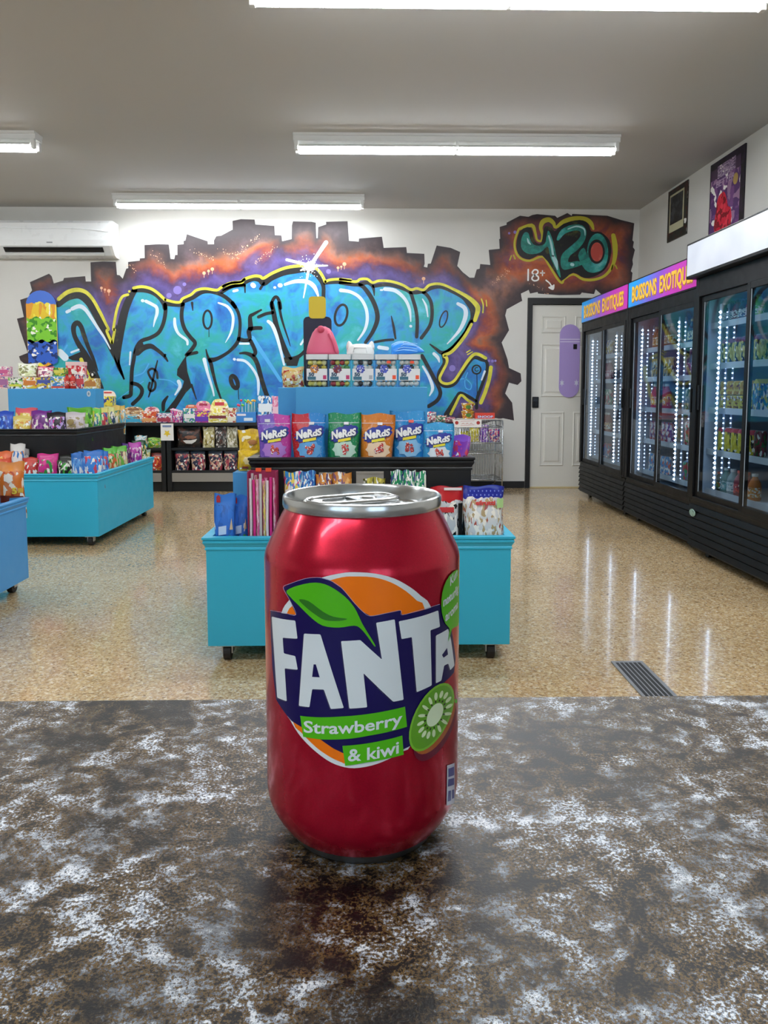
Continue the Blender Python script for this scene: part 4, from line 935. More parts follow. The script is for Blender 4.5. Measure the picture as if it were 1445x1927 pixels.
wrap('white_roundel', [catmull(tf([(118, 360), (165, 280), (300, 150), (430, 100), (560, 72), (650, 65), (800, 75), (940, 110), (1060, 175), (1140, 240), (1210, 315), (1290, 600), (1230, 1000), (1070, 1330), (1010, 1380), (900, 1440), (780, 1485), (650, 1505), (550, 1490), (450, 1445), (330, 1350), (240, 1250), (180, 1150), (150, 1090), (90, 800), (90, 500)]), 3, True)], PW, 0)
wrap('orange_disc', [catmull(tf([(165, 350), (205, 305), (320, 180), (430, 138), (560, 102), (650, 96), (790, 102), (920, 140), (1030, 205), (1110, 275), (1165, 330), (1200, 700), (1100, 1200), (1010, 1340), (800, 1420), (600, 1466), (560, 1462), (470, 1420), (370, 1350), (260, 1240), (200, 1160), (120, 800), (120, 500)]), 3, True)], PO, 1)
NAV = tf([(38, 345), (225, 377), (180, 270), (133, 178), (180, 150), (300, 110), (400, 104), (480, 128), (560, 182), (650, 288), (715, 355), (768, 386), (988, 345), (1000, 378), (1275, 300), (1350, 420), (1392, 700), (1380, 800), (1300, 880), (1180, 1180), (1080, 1330), (1010, 1365), (585, 1400), (500, 1360), (400, 1290), (290, 1215), (190, 1155), (80, 1000), (52, 760), (40, 500)])
wrap('navy_panel', [NAV], PN, 2)
wrap('panel_edge', [], flat('#b7a8c8', .3, 0, 0, .5), 2.6, None, [(tf([(38, 345), (130, 360), (225, 377), (180, 270), (133, 178), (180, 150), (300, 110), (400, 104), (480, 128), (560, 182), (650, 288), (715, 355), (768, 386), (880, 366), (988, 345), (1000, 378), (1140, 340), (1275, 300)]), .7, False)])
LET_ = {'F': [(50, 390), (222, 420), (238, 552), (130, 545), (138, 660), (222, 680), (240, 780), (145, 770), (160, 1012), (90, 985)],
        'A': [(285, 515), (405, 520), (575, 1060), (480, 1068), (430, 925), (345, 922), (325, 1055), (248, 1045)],
        'N': [(555, 570), (695, 562), (852, 705), (810, 435), (945, 410), (1010, 1000), (935, 1015), (718, 805), (745, 1055), (615, 1065)],
        'T': [(975, 425), (1262, 345), (1275, 465), (1205, 490), (1215, 895), (1105, 945), (1070, 540), (995, 555)],
        'B': [(1245, 530), (1335, 480), (1355, 560), (1380, 750), (1350, 785), (1335, 735), (1305, 750), (1285, 860), (1245, 880)]}
def inset(poly, d=8):
    """slightly rounded corners"""
    out = []
    n = len(poly)
    for i in range(n):
        p = Vector(poly[i]); a = Vector(poly[i - 1]); b_ = Vector(poly[(i + 1) % n])
        out += [tuple(p + (a - p).normalized() * d), tuple(p * .55 + (p + (a - p).normalized() * d) * .225 + (p + (b_ - p).normalized() * d) * .225), tuple(p + (b_ - p).normalized() * d)]
    return out
SH = flat('#2c2a52', .3, 0, 0, .5)
wrap('letter_shadow', [tf([(x - 7, y + 6) for x, y in P]) for P in LET_.values()], SH, 3)
for k, P in LET_.items(): wrap('letter', [tf(inset(P))], PW, 4)
for P in ([(356, 740), (372, 740), (400, 835), (345, 832)], [(1288, 672), (1325, 620), (1332, 668), (1300, 692)]): wrap('letter_counter', [tf(P)], PN, 5)
wrap('leaf', [catmull(tf([(160, 200), (250, 160), (370, 140), (470, 165), (580, 240), (650, 320), (690, 400), (720, 460), (800, 592), (794, 604), (750, 540), (700, 480), (650, 455), (540, 470), (420, 455), (330, 390), (250, 310), (190, 250)]), 3, True)], PG, 5)
wrap('leaf_vein', [catmull(tf([(250, 265), (320, 275), (420, 350), (500, 390), (600, 405), (540, 420), (440, 415), (370, 375), (300, 320)]), 3, True)], PDG, 6)
wrap('green_strip', [tf([(258, 1118), (400, 1128), (560, 1122), (720, 1108), (880, 1082), (1020, 1050), (1034, 1198), (900, 1235), (760, 1262), (640, 1283), (520, 1291), (400, 1290), (280, 1271)])], PG, 5)
wrap('green_strip', [tf([(565, 1338), (700, 1326), (850, 1300), (1000, 1262), (1010, 1402), (900, 1430), (740, 1460), (585, 1484)])], PG, 5)
def ctext(body, base, cap, lift, x0, x1, off=.02, mat=None):
    def q(t_, c_):
        (ya, ym_, yb_) = base
        yy = ya + (yb_ - ya) * t_ + (ym_ - (ya + yb_) / 2) * 4 * t_ * (1 - t_)
        u, v = 500 + (x0 + (x1 - x0) * t_) / 3.905, 1060 + (yy - c_ * cap) / 3.905
        return (*cyl(u, v), 0)
    wrapbm('lettering', textbm(body, q, off), mat or PW, lift)
ctext('Strawberry', (1236, 1240, 1172), 84, 6.5, 285, 1000)
ctext('& kiwi', (1448, 1432, 1388), 88, 6.5, 605, 975)
# kiwi slice
KC = tf([(1212, 1128)])[0]; kr = math.atan2(-485, 240)
wrap('kiwi_shade', [ell(KC[0] + 6, KC[1] + 22, 66, 30, kr)], flat('#6e1230', .35, .3, 0, .4), 5.2)
wrap('kiwi_skin', [ell(KC[0] + 5, KC[1] + 9, 66, 30, kr)], flat('#a8551c', .4, 0, 0, .4), 5.4)
wrap('kiwi_rim', [ell(KC[0], KC[1], 70, 32, kr)], flat('#79b92c', .35, 0, 0, .5), 5.8)
wrap('kiwi_flesh', [ell(KC[0], KC[1], 65, 28.5, kr)], flat('#5f9f1c', .35, 0, 0, .5), 6.2)
pet, seeds = [], []
c, s = math.cos(kr), math.sin(kr); K2 = tf([(1235, 1110)])[0]
for k in range(16):
    a = k * 2 * math.pi / 16 + .1
    for lst, q, r1, r2 in ((pet, 1.72, 7.5, 3.1), (seeds, 1.2, 2.4, 1.3)):
        ex, ey = 24 * q * math.cos(a), 12.5 * q * math.sin(a)
        X_, Y2 = K2[0] + ex * c - ey * s, K2[1] + ex * s + ey * c
        lst.append(ell(X_, Y2, r1, r2, math.atan2(Y2 - K2[1], X_ - K2[0]), 12))
wrap('kiwi_ray', pet, flat('#d6e8b8', .35, 0, 0, .5), 6.6); wrap('kiwi_seed', seeds, flat('#17140c', .35, 0, 0, .5), 7)
wrap('kiwi_core', [ell(K2[0], K2[1], 24, 12.5, kr)], flat('#dcebc4', .35, 0, 0, .5), 7)
wrap('green_balloon', [catmull(tf([(1396, 45), (1340, 90), (1300, 170), (1283, 260), (1285, 360), (1310, 440), (1340, 475), (1338, 520), (1332, 575), (1346, 530), (1360, 480), (1392, 462), (1409, 430), (1411, 250), (1408, 80)]), 2, True)], PG, 6.8)
for wd, x0, yb_, cp in (('Kun', 1345, 165, 62), ('naturlig', 1295, 315, 62), ('aroma', 1310, 425, 62)):
    u, v = tf([(x0, yb_)])[0]; th0, zz = cyl(u, v); hz = zz - cyl(u, v + cp / 3.905)[1]; hz = abs(hz)
    wdt = text2d(wd, .035)[2]
    wrapbm('balloon_lettering', textbm(wd, lambda t_, c_: (th0 + t_ * wdt * hz / .7 / RC, zz + c_ * hz + t_ * .002, 0), .035), PW, 7.4)
wrap('green_dot', [ell(855.5, 1319, 2.6, 4)], PG, 6)
wrap('info_panel', [[(840, 1440), (854, 1435), (854, 1510), (839, 1516)]], flat('#c9cddb', .3, 0, 0, .4), 3)
wrap('info_print', [[(842, 1446), (853, 1442), (853, 1458), (842, 1462)], [(842, 1466), (853, 1463), (853, 1476), (841, 1480)], [(842, 1488), (847, 1487), (847, 1506), (841, 1508)], [(849, 1486), (853, 1485), (853, 1501), (849, 1503)]], flat('#2f3a86', .3, 0, 0, .4), 4)
# ================================================================== rolling candy stands
def casters(t, x0, x1, y0, y1, z):
    for x in (x0, x1):
        for y in (y0, y1):
            bm = BM((x - .032, x + .032, y - .032, y + .032, z - .006, z)); k = .012
            vbox(bm, x - .022, x - .017, y - .018, y + .018, .03, z - .006); vbox(bm, x + .017, x + .022, y - .018, y + .018, .03, z - .006)
            c = wobj('caster', bm, flat('#c9ccce', .3, .7), t)
            bm = bmesh.new(); tube(bm, [(x - .014, y, .0335), (x + .014, y, .0335)], .033, 20); wobj2(bm, t, c, 'wheel', flat('#151517', .5))
            bm = bmesh.new(); tube(bm, [(x - .0165, y, .0335), (x + .0165, y, .0335)], .012, 12); wobj2(bm, t, c, 'hub', flat('#5a5c60', .4, .5))
def ring(x0, x1, y0, y1, th, z0, z1):
    return BM((x0, x1, y0, y0 + th, z0, z1), (x0, x1, y1 - th, y1, z0, z1), (x0, x0 + th, y0 + th, y1 - th, z0, z1), (x1 - th, x1, y0 + th, y1 - th, z0, z1))
def frame_parts(t, name, x0, x1, y0, y1, th, z0, z1, mat):
    for b in ((x0, x1, y0, y0 + th, z0, z1), (x0, x1, y1 - th, y1, z0, z1), (x0, x0 + th, y0 + th, y1 - th, z0, z1), (x1 - th, x1, y0 + th, y1 - th, z0, z1)):
        wobj(name, BM(b, bev=.0015), mat, t)
def rim(t, name, x0, x1, y0, y1, ztop, mat):
    """moulded rail mitred round the top of a bin"""
    pr = [(.0, -.052), (.004, -.05), (.004, -.044), (.0015, -.040), (.006, -.030), (.011, -.022), (.011, -.016), (.008, -.013), (.014, -.008), (.014, 0), (-.022, 0), (-.022, -.052)]
    bm = bmesh.new(); R = []
    for o_, z in pr:
        R.append([bm.verts.new(p) for p in ((x0 - o_, y0 - o_, ztop + z), (x1 + o_, y0 - o_, ztop + z), (x1 + o_, y1 + o_, ztop + z), (x0 - o_, y1 + o_, ztop + z))])
    n = len(R)
    for i in range(n):
        for k in range(4): bm.faces.new((R[i][k], R[i][(k + 1) % 4], R[(i + 1) % n][(k + 1) % 4], R[(i + 1) % n][k]))
    return wobj(name, bm, mat, t)
BLUE = flat('#2fb2d6', .42); BLUE_LIT_TOP = flat('#419bd4', .42); BLUE_LIT_SIDE = flat('#479ad8', .42); BLKP = flat('#131315', .42)  # single stand paint; the blues differ to paint in each spot's lighting
FL1, FL2 = .385, .695
def stand(label, a, b_, top, low, x_mid):
    (x0, x1, y0, y1) = a; (u0, u1, w0, w1) = b_
    t = thing('rolling_candy_stand', label, 'display stand', (x_mid, (y0 + y1) / 2, 0), 0, 'tiered candy stands on casters')
    frame_parts(t, 'lower_panel', x0, x1, y0, y1, .018, .068, .47, low)
    wobj('base_board', BM((x0 + .018, x1 - .018, y0 + .018, y1 - .018, .068, .085)), low, t)
    wobj('bin_floor', BM((x0 + .018, x1 - .018, y0 + .018, y1 - .018, FL1 - .012, FL1)), flat('#1c5d74', .6), t)
    rim(t, 'lower_rim', x0, x1, y0, y1, .503, low)
    casters(t, x0 + .07, x1 - .07, y0 + .045, y1 - .045, .068)
    if b_[1] > b_[0]:
        frame_parts(t, 'middle_panel', u0, u1, w0, w1, .018, FL1, .77, BLKP)
        wobj('middle_floor', BM((u0 + .018, u1 - .018, w0 + .018, w1 - .018, FL2 - .012, FL2)), BLKP, t)
        rim(t, 'middle_rim', u0, u1, w0, w1, .80, BLKP)
    for (p0, p1, q0, q1, z1) in top: wobj('top_box', BM((p0, p1, q0, q1, FL2, z1), bev=.002), BLUE_LIT_TOP, t)
    return t
stand('light blue and black tiered candy stand directly behind the can', (-.638, .552, 2.862, 4.05), (-.478, .412, 3.005, 3.91), [(-.313, .243, 3.15, 3.60, 1.085), (-.405, -.315, 3.30, 3.60, 1.083)], BLUE, -.04)
stand('light blue and black tiered candy stand on the left, further back', (-3.16, -1.865, 5.09, 6.39), (-2.96, -2.075, 5.29, 6.31), [(-2.93, -2.225, 6.10, 6.285, 1.085)], BLUE, -2.5)
stand('blue candy stand at the left edge, nearest the counter', (-3.02, -1.835, 2.78, 3.965), (-2.80, -2.03, 3.0, 3.75), [], BLUE_LIT_SIDE, -2.4)
# ================================================================== black wall shelving
SHF = 7.87
def shelf_unit(label, x0, x1, bays):
    t = thing('wall_shelf', label, 'shelf', ((x0 + x1) / 2, YB - .01, 0), 0, 'black shelving along the mural wall')
    e = YB - .012
    P = lambda n, *b: wobj(n, BM(*b, bev=.002), BLKP, t)
    P('top_board', (x0, x1, SHF - .015, e, .70, .733)); P('back_panel', (x0 + .02, x1 - .02, e - .012, e, .2, .70))
    for x in [x0 + .02] + bays + [x1 - .02]: P('upright', (x - .03, x + .03, SHF, e - .012, 0, .70))
    P('shelf_board', (x0 + .05, x1 - .05, SHF + .01, e - .012, .44, .465)); P('shelf_board', (x0 + .05, x1 - .05, SHF + .005, e - .012, .2, .225))
    P('kick_board', (x0 + .05, x1 - .05, SHF + .03, SHF + .05, 0, .105))
    xs = [x0 + .02] + bays + [x1 - .02]
    for a, b_ in zip(xs, xs[1:]): wobj('ticket_strip', BM((a + .035, b_ - .035, SHF - .004, SHF + .02, .108, .2)), flat('#8f8a83', .5), t)
    return t
px = lambda u: aY(u, 800, SHF)[0]
shelf_unit('black wall shelving to the left, half hidden by the left candy stand', -4.6, px(317) - .034, [px(230)])
shelf_unit('black wall shelving in the middle under the mural lettering', px(317) - .03, .80, [px(455)])
ST = .733

# ================================================================== packages
def prof(kind, u, v, D):
    e = max(0., 1 - abs(u) ** 2.6)
    if kind == 'stand': return D / 2 * e ** .8 * max(0., 1 - (v / .88) ** 2.0) ** .8 + .0012 if v < .88 else .0012
    q = (v - .07) / .86
    return D / 2 * e ** .7 * max(0., math.sin(math.pi * min(1, max(0, q)))) ** .6 + .0012
def wide(kind, v): return 1 - .13 * (1 - v) if kind == 'stand' else 1 - .05 * math.sin(math.pi * v)
def pouch_bm(wd, hg, D, kind, seed):
    r = random.Random(seed); bm = bmesh.new(); nu, nv = 10, 14
    ph = [r.uniform(0, 6.28) for _ in range(4)]; am = D * .035
    for s in (-1, 1):
        G = []
        for j in range(nv + 1):
            v = j / nv; rowv = []
            for i in range(nu + 1):
                u = -1 + 2 * i / nu
                y = prof(kind, u, v, D)
                if 0 < i < nu and y > .004: y += am * (math.sin(7 * u + 9 * v + ph[0]) + .6 * math.sin(17 * v - 5 * u + ph[1]) + r.uniform(-.5, .5))
                x = u * wd / 2 * wide(kind, v) + (.004 * math.sin(6 * v + ph[2]) * wd / .13 if abs(u) == 1 else 0)
                z = v * hg + (.004 * math.sin(4 * u + ph[3]) if j == nv else 0)
                rowv.append(bm.verts.new((x, s * y if abs(u) < 1 else 0, z)))
            G.append(rowv)
        for j in range(nv):
            for i in range(nu): bm.faces.new((G[j][i], G[j][i + 1], G[j + 1][i + 1], G[j + 1][i]))
    bmesh.ops.remove_doubles(bm, verts=bm.verts[:], dist=.0004)
    return bm
SEED = [0]
def pouch(name, label, x, y, z, wd, hg, D, mat, kind='stand', rz=0., rx=-.05, cat='bag', group=None, seal=None):
    SEED[0] += 1
    o = obj(name, pouch_bm(wd, hg, D, kind, SEED[0]), mat, None, True, (x, y, z + .001), (rx, 0, rz)); tag(o, label, cat, group)
    if seal:
        bm = bmesh.new(); n = 16; hz = hg * .1
        a = [[bm.verts.new((wd * .5 * wide(kind, .93) * (-1 + 2 * i / n), -.0035 + (.0012 if i % 2 else 0), hg * .9 + hz * k)) for i in range(n + 1)] for k in (0, 1)]
        for i in range(n): bm.faces.new((a[0][i], a[0][i + 1], a[1][i + 1], a[1][i]))
        obj('top_seal', bm, flat(seal, .3), o)
    return o
def decal(root, name, poly, wd, hg, D, kind, mat, lift=.003):
    """flat print following the bulge of a package; poly in (-.5...5, 0..1)"""
    bm = bmesh.new(); polyf(bm, poly, lambda a, b: (a, b, 0)); bmesh.ops.triangulate(bm, faces=bm.faces[:])
    return decalbm(root, name, bm, wd, hg, D, kind, mat, lift)
def decalbm(root, name, bm, wd, hg, D, kind, mat, lift):
    for k in range(-4, 5): bmesh.ops.bisect_plane(bm, geom=bm.verts[:] + bm.edges[:] + bm.faces[:], plane_co=(k * .1, 0, 0), plane_no=(1, 0, 0))
    for k in range(1, 10): bmesh.ops.bisect_plane(bm, geom=bm.verts[:] + bm.edges[:] + bm.faces[:], plane_co=(0, k * .1, 0), plane_no=(0, 1, 0))
    for v in bm.verts:
        a, b = v.co.x, v.co.y; u = max(-1, min(1, 2 * a))
        v.co = (a * wd * wide(kind, b), -prof(kind, u, b, D) - D * .06 - lift, b * hg)
    return obj(name, bm, mat, root)
def film2(a, b, seed=0):
    """glossy film whose left half and right half differ"""
    k = ('film2', a, b, seed)
    if k in MC: return MC[k]
    m, nt, bs = newmat('two_tone_film'); tc = nt.nodes.new('ShaderNodeTexCoord'); sp = nt.nodes.new('ShaderNodeSeparateXYZ')
    nt.links.new(tc.outputs['Generated'], sp.inputs[0]); n = nz(nt, tc.outputs['Generated'], 4, 3)
    f = math_n(nt, 'ADD', sp.outputs[0], math_n(nt, 'MULTIPLY', math_n(nt, 'SUBTRACT', n.outputs['Fac'], .5), .3))
    r = ramp(nt, [(.47, a), (.53, b)]); nt.links.new(f, r.inputs[0])
    vo = nz(nt, tc.outputs['Generated'], 22 + seed, 2); r2 = ramp(nt, [(.62, '#000000'), (.7, '#ffffff')]); nt.links.new(vo.outputs['Fac'], r2.inputs[0])
    c = mixc(nt, math_n(nt, 'MULTIPLY', r2.outputs[0], .3), r.outputs[0], '#ffffff')
    nt.links.new(c, bs.inputs['Base Color']); bs.inputs['Roughness'].default_value = .22
    bp = nt.nodes.new('ShaderNodeBump'); bp.inputs['Strength'].default_value = .5; bp.inputs['Distance'].default_value = .004
    w_ = nz(nt, tc.outputs['Generated'], 7, 4); nt.links.new(w_.outputs['Fac'], bp.inputs['Height']); nt.links.new(bp.outputs[0], bs.inputs['Normal'])
    MC[k] = m
    return m
# ---- gummy cluster pouches along the black tier
def burst(cx, cy, rx, ry, n=22, rot=0., seed=1):
    r = random.Random(seed); return [(cx + rx * (1 if k % 2 else r.uniform(.78, .9)) * math.cos(k * 6.2832 / n) , cy + ry * (1 if k % 2 else r.uniform(.75, .9)) * math.sin(k * 6.2832 / n) + rot * rx * math.cos(k * 6.2832 / n)) for k in range(n)]
WHITEP = flat('#f2f2f2', .35); NAVYP = flat('#1d2f9a', .35); YELP = flat('#e8dc2c', .35)
def cluster_bag(label, ua, ub, vt, ca, cb, low, yy, lowc='#c9d6ee', pic='#c22a2a', rz=0., hg=None):
    pa = aY(ua, vt, yy); pb = aY(ub, vt, yy); wd = pb[0] - pa[0]; z = FL2; h = hg or pa[2] - z; D = .062
    o = pouch('gummy_pouch', label, (pa[0] + pb[0]) / 2, yy + .035, z, wd, h, D, film2(ca, cb, int(ua) % 5), 'stand', rz, -.03, 'bag', 'gummy cluster pouches on the black tier', None)
    A_ = (wd, h, D, 'stand')
    decal(o, 'lower_art', burst(.02, .47, .40, .14, 18, 0, 4), *A_, flat(lowc, .35), .001)
    decal(o, 'logo_burst', burst(0, .70, .47, .125, 30, .12, 5), *A_, NAVYP, .002)
    bm = textbm('NeRdS', lambda t_, c_: (-.38 + .76 * t_, .655 + .13 * (t_ - .5) * .5 + c_ * (.105 + .015 * math.sin(6 * t_)), 0), .05); decalbm(o, 'lettering', bm, *A_, WHITEP, .0045)
    bm = textbm('NeRdS', lambda t_, c_: (-.39 + .79 * t_, .647 + .13 * (t_ - .5) * .5 + c_ * (.105 + .015 * math.sin(6 * t_)), 0), .085); decalbm(o, 'lettering_shadow', bm, *A_, flat('#12175e', .35), .0032)
    decal(o, 'flavour_ribbon', [(-.18, .575), (.22, .61), (.22, .65), (.15, .645), (-.18, .615)], *A_, YELP, .0048)
    bm = bmesh.new(); r = random.Random(int(ua))
    for k in range(14): polyf(bm, ell(.03 + r.uniform(-.12, .12), .48 + r.uniform(-.06, .06), r.uniform(.03, .055), r.uniform(.02, .035), 0, 8), lambda a, b: (a, b, 0))
    decalbm(o, 'candy_cluster_print', bm, *A_, pack(pic, '#e0503a', '#7a1a2a', None, int(ua) % 7, 5, .3, .9), .0035)
    decal(o, 'price_sticker', [(-.28, .885), (-.12, .885), (-.12, .93), (-.28, .93)] if ua < 540 else [(0, .835), (.15, .835), (.15, .875), (0, .875)], *A_, flat('#e8e8f0', .4) if int(ua) != 736 else flat('#e8503a', .4), .003)
    decal(o, 'zip_line', [(-.47, .86), (.47, .86), (.47, .866), (-.47, .866)], *A_, flat('#dfe4f2', .3), .0015)
    return o
YN = 3.045
cluster_bag('gummy pouch half purple half pink, leftmost on the black tier', 481, 546, 781, '#7a52c0', '#c63fa6', 0, YN, '#b27ad0')
cluster_bag('gummy pouch half red half blue on the black tier', 547, 613, 779, '#c81f2c', '#2f8ad8', 0, YN, '#5fa6e0')
cluster_bag('green gummy pouch in the middle of the black tier', 614.5, 678, 779, '#1c8a56', '#1f8f5a', 0, YN, '#bfe0d0')
cluster_bag('orange gummy pouch on the black tier', 677.5, 743, 780, '#d9822a', '#d67c24', 0, YN, '#f0d2b0')
cluster_bag('tall blue gummy pouch beside the orange one', 736, 803, 775, '#2a8fd6', '#3198da', 0, YN + .05, '#8cc4ea')
cluster_bag('short light blue gummy pouch, rightmost upright on the black tier', 796, 856, 797, '#39a0dc', '#3ea6e0', 0, YN + .01, '#e2ecf4')
o = pouch('gummy_pouch', 'purple gummy pouch leaning at the right end of the black tier', .355, 3.12, FL2 + .02, .13, .17, .03, pack('#8a3fb0', '#c24aa0', '#d83a5e', '#9a5ad0', 3, 5, .25), 'stand', -.9, -.2)
# ---- tubs and hats on the top box
TT = 1.085
def tub(label, ua, ub, cols, art, sticker):
    yy = 3.17; pa = aY(ua, 700, yy); pb = aY(ub, 700, yy); x0, x1 = pa[0] + .001, pb[0] - .001; xc = (x0 + x1) / 2; r = (x1 - x0) / 2; h = .138
    t = thing('candy_tub', label, 'tub', (xc, yy + r, TT), 0, 'clear plastic candy tubs on the top box')
    CL = m_glass('#e9eef0', .8)
    o8 = lambda q, z: [(q * math.cos(a) * 1.0, q * math.sin(a), z) for a in [k * math.pi / 8 for k in range(16)]]
    def sq(rr, n=5, e=.25):  # rounded square
        pts = []
        for cx_, cy_, a0 in ((1, -1, -90), (1, 1, 0), (-1, 1, 90), (-1, -1, 180)):
            for k in range(n): a = math.radians(a0 + 90 * k / (n - 1)); pts.append((cx_ * rr * (1 - e) + rr * e * math.cos(a), cy_ * rr * (1 - e) + rr * e * math.sin(a)))
        return pts
    bm = bmesh.new(); prism(bm, sq(r * .97), .0, h * .84, 'xy'); obj('jar', bm, CL, t)
    bm = bmesh.new(); prism(bm, sq(r), h * .84, h, 'xy'); obj('lid', bm, flat('#d6dade', .25), t)
    rr = random.Random(int(ua)); n = 0
    for k in range(34):
        q = .0135; x = rr.uniform(-r + q * 1.4, r - q * 1.4); z = q * 1.05 + (k % 6) * q * 1.65; y = -r + q * 1.3 + (0 if k < 26 else q * 2)
        if k < 24: x = -r + q * 1.35 + (k // 6) * (2 * r - 2.7 * q) / 3
        bm = bmesh.new(); bmesh.ops.create_icosphere(bm, subdivisions=1, radius=q); 
        c = cols[k % len(cols)]
        obj('candy_ball', bm, flat(c, .35), t, True, (x, y, z))
    bm = BM((-r * .93, r * .93, -r * .985 - .001, -r * .972, h * .2, h * .56)); obj('label', bm, flat('#e4e6ea', .4), t)
    bm = bmesh.new(); polyf(bm, burst(-.01, h * .55, .02, .02, 18, 0, int(ua)), lambda a, b: (a, -r - .0012, b)); obj('label_art', bm, pack(art, art, '#3a3a7a', None, int(ua) % 5, 6, .4, .9), t)
    obj('label_print', BM((-r * .85, -r * .1, -r - .0012, -r * .985, h * .22, h * .32)), flat('#3d6f86', .4), t)
    bm = textbm('50', lambda t_, c_: (-r * .75 + t_ * r * .5, -r - .0012, h * .335 + c_ * .014), .06); obj('lettering', bm, flat('#2f4f6a', .4), t)
    obj('barcode', BM((r * .55, r * .85, -r - .0012, -r * .985, h * .24, h * .36)), flat(sticker, .4), t)
    if sticker == '#e8502a': obj('price_sticker', BM((r * .05, r * .4, -r - .002, -r * .985, h * .72, h * .8)), flat('#e8502a', .4), t)
    return t
tub('candy tub with orange mascot free art and yellow sweets, leftmost'.replace('mascot free ', ''), 575, 617.5, ('#e6d86a', '#d8c24a', '#efe6a8', '#5a5230'), '#d8902a', '#c0306a')
tub('candy tub with dark red art and red, green sweets', 617.5, 661, ('#b0303a', '#5a9a5a', '#d8cf6a', '#7ab07a'), '#7a1f24', '#c0306a')
tub('candy tub with blue art and white eyeball sweets, in the middle', 661, 704.5, ('#e6e4de', '#d8d6d0', '#3a3a40', '#f0eee8'), '#4a5ac0', '#b0b4bc')
tub('candy tub of white eyeball sweets, second from the right', 704.5, 748.5, ('#e6e4de', '#f0eee8', '#d8d6d0', '#46464c'), '#5060c8', '#e8502a')
tub('candy tub of white eyeball sweets, rightmost on the top box', 748.5, 792, ('#f0eee8', '#d8d6d0', '#e6e4de', '#3a3a40'), '#4656c4', '#e8502a')
p = aY(555, 700, 3.36)
pouch('candy_bag', 'small gold and red candy bag left of the candy tubs', p[0] - .01, 3.36, 1.083, .098, .09, .03, pack('#d8b46a', '#b03a24', '#e8d8a0', '#e2c88a', 2, 5, .25), 'pillow')
LZ = TT + .138
def blob(name, label, cat, x, y, z, prof_, mat, sy=.8, n=28, dents=None):
    bm = bmesh.new(); lathe(bm, prof_, n)
    for v in bm.verts: v.co.y *= sy
    o = obj(name, bm, mat, None, True, (x, y, z + .0008)); tag(o, label, cat); return o
p = aY(607, 640, 3.25)
PINK = flat('#d9607f', .5)
o = blob('plush_hat', 'pink pointed rubber hat on top of the leftmost candy tubs', 'hat', p[0], 3.255, LZ, [(0, 0), (.068, 0), (.071, .012), (.066, .035), (.060, .055), (.052, .075), (.044, .095), (.03, .113), (.012, .122), (0, .123)], PINK, .62)
bm = bmesh.new(); bmesh.ops.create_uvsphere(bm, u_segments=14, v_segments=10, radius=.016); obj('knob', bm, flat('#c94866', .5), o, True, (-.006, -.024, .108))
bm = bmesh.new(); tube(bm, [(.03, -.03, .09), (.045, -.036, .06), (.058, -.036, .02), (.064, -.03, 0.005)], .006, 8); obj('fold', bm, flat('#d05674', .5), o, True)
p = aY(678, 650, 3.25)
o = blob('eared_hat', 'white rubber hat with two pointed ears on the middle tub', 'hat', p[0], 3.25, LZ, [(0, 0), (.056, 0), (.06, .008), (.058, .03), (.048, .042), (.02, .047), (0, .048)], flat('#e9e9e6', .4), .6)
for s in (-1, 1):
    bm = bmesh.new(); lathe(bm, [(0, 0), (.017, 0), (.014, .016), (.007, .03), (0, .035)], 14); obj('ear', bm, flat('#e9e9e6', .4), o, True, (s * .044, 0, .026), (0, s * .18, 0))
bm = bmesh.new(); tube(bm, [(-.03, -.034, .008), (-.026, -.035, .03), (.026, -.035, .03), (.03, -.034, .008)], .003, 8); obj('face_rim', bm, flat('#f6f6f4', .35), o, True)
p = aY(765, 650, 3.25)
bm = bmesh.new(); n = 18; G = []
for i in range(n + 1):
    s = i / n; xx = -.066 + .142 * s; hh = .062 * math.sin(math.pi * min(1, .18 + s * .82)) ** .7 * (1 - .35 * s) + .004; base = .0 + .012 * s * s
    G.append([bm.verts.new((xx, .045 * (1 - .5 * s) * math.cos(a), base + hh * math.sin(a))) for a in [k * math.pi / 8 for k in range(9)]])
for a, b in zip(G, G[1:]):
    for k in range(8): bm.faces.new((a[k], a[k + 1], b[k + 1], b[k]))
    bm.faces.new((a[0], b[0], b[8], a[8]))
bm.faces.new(G[0]); bm.faces.new(G[-1])
o = tag(obj('wave_hat', bm, flat('#2a8ae6', .35), None, True, (p[0], 3.25, LZ + .001)), 'glossy blue wave shaped hat on the right candy tubs', 'hat')
for k in range(4):
    bm = bmesh.new(); z = .014 + k * .011; tube(bm, [(-.05 + .012 * k, -.047 + .004 * k, z), (-.015, -.042 + .004 * k, z + .006), (.02, -.034 + .004 * k, z + .003), (.045, -.026 + .004 * k, z)], .0016, 6); obj('crest_line', bm, flat('#9ad0fa', .3), o, True)
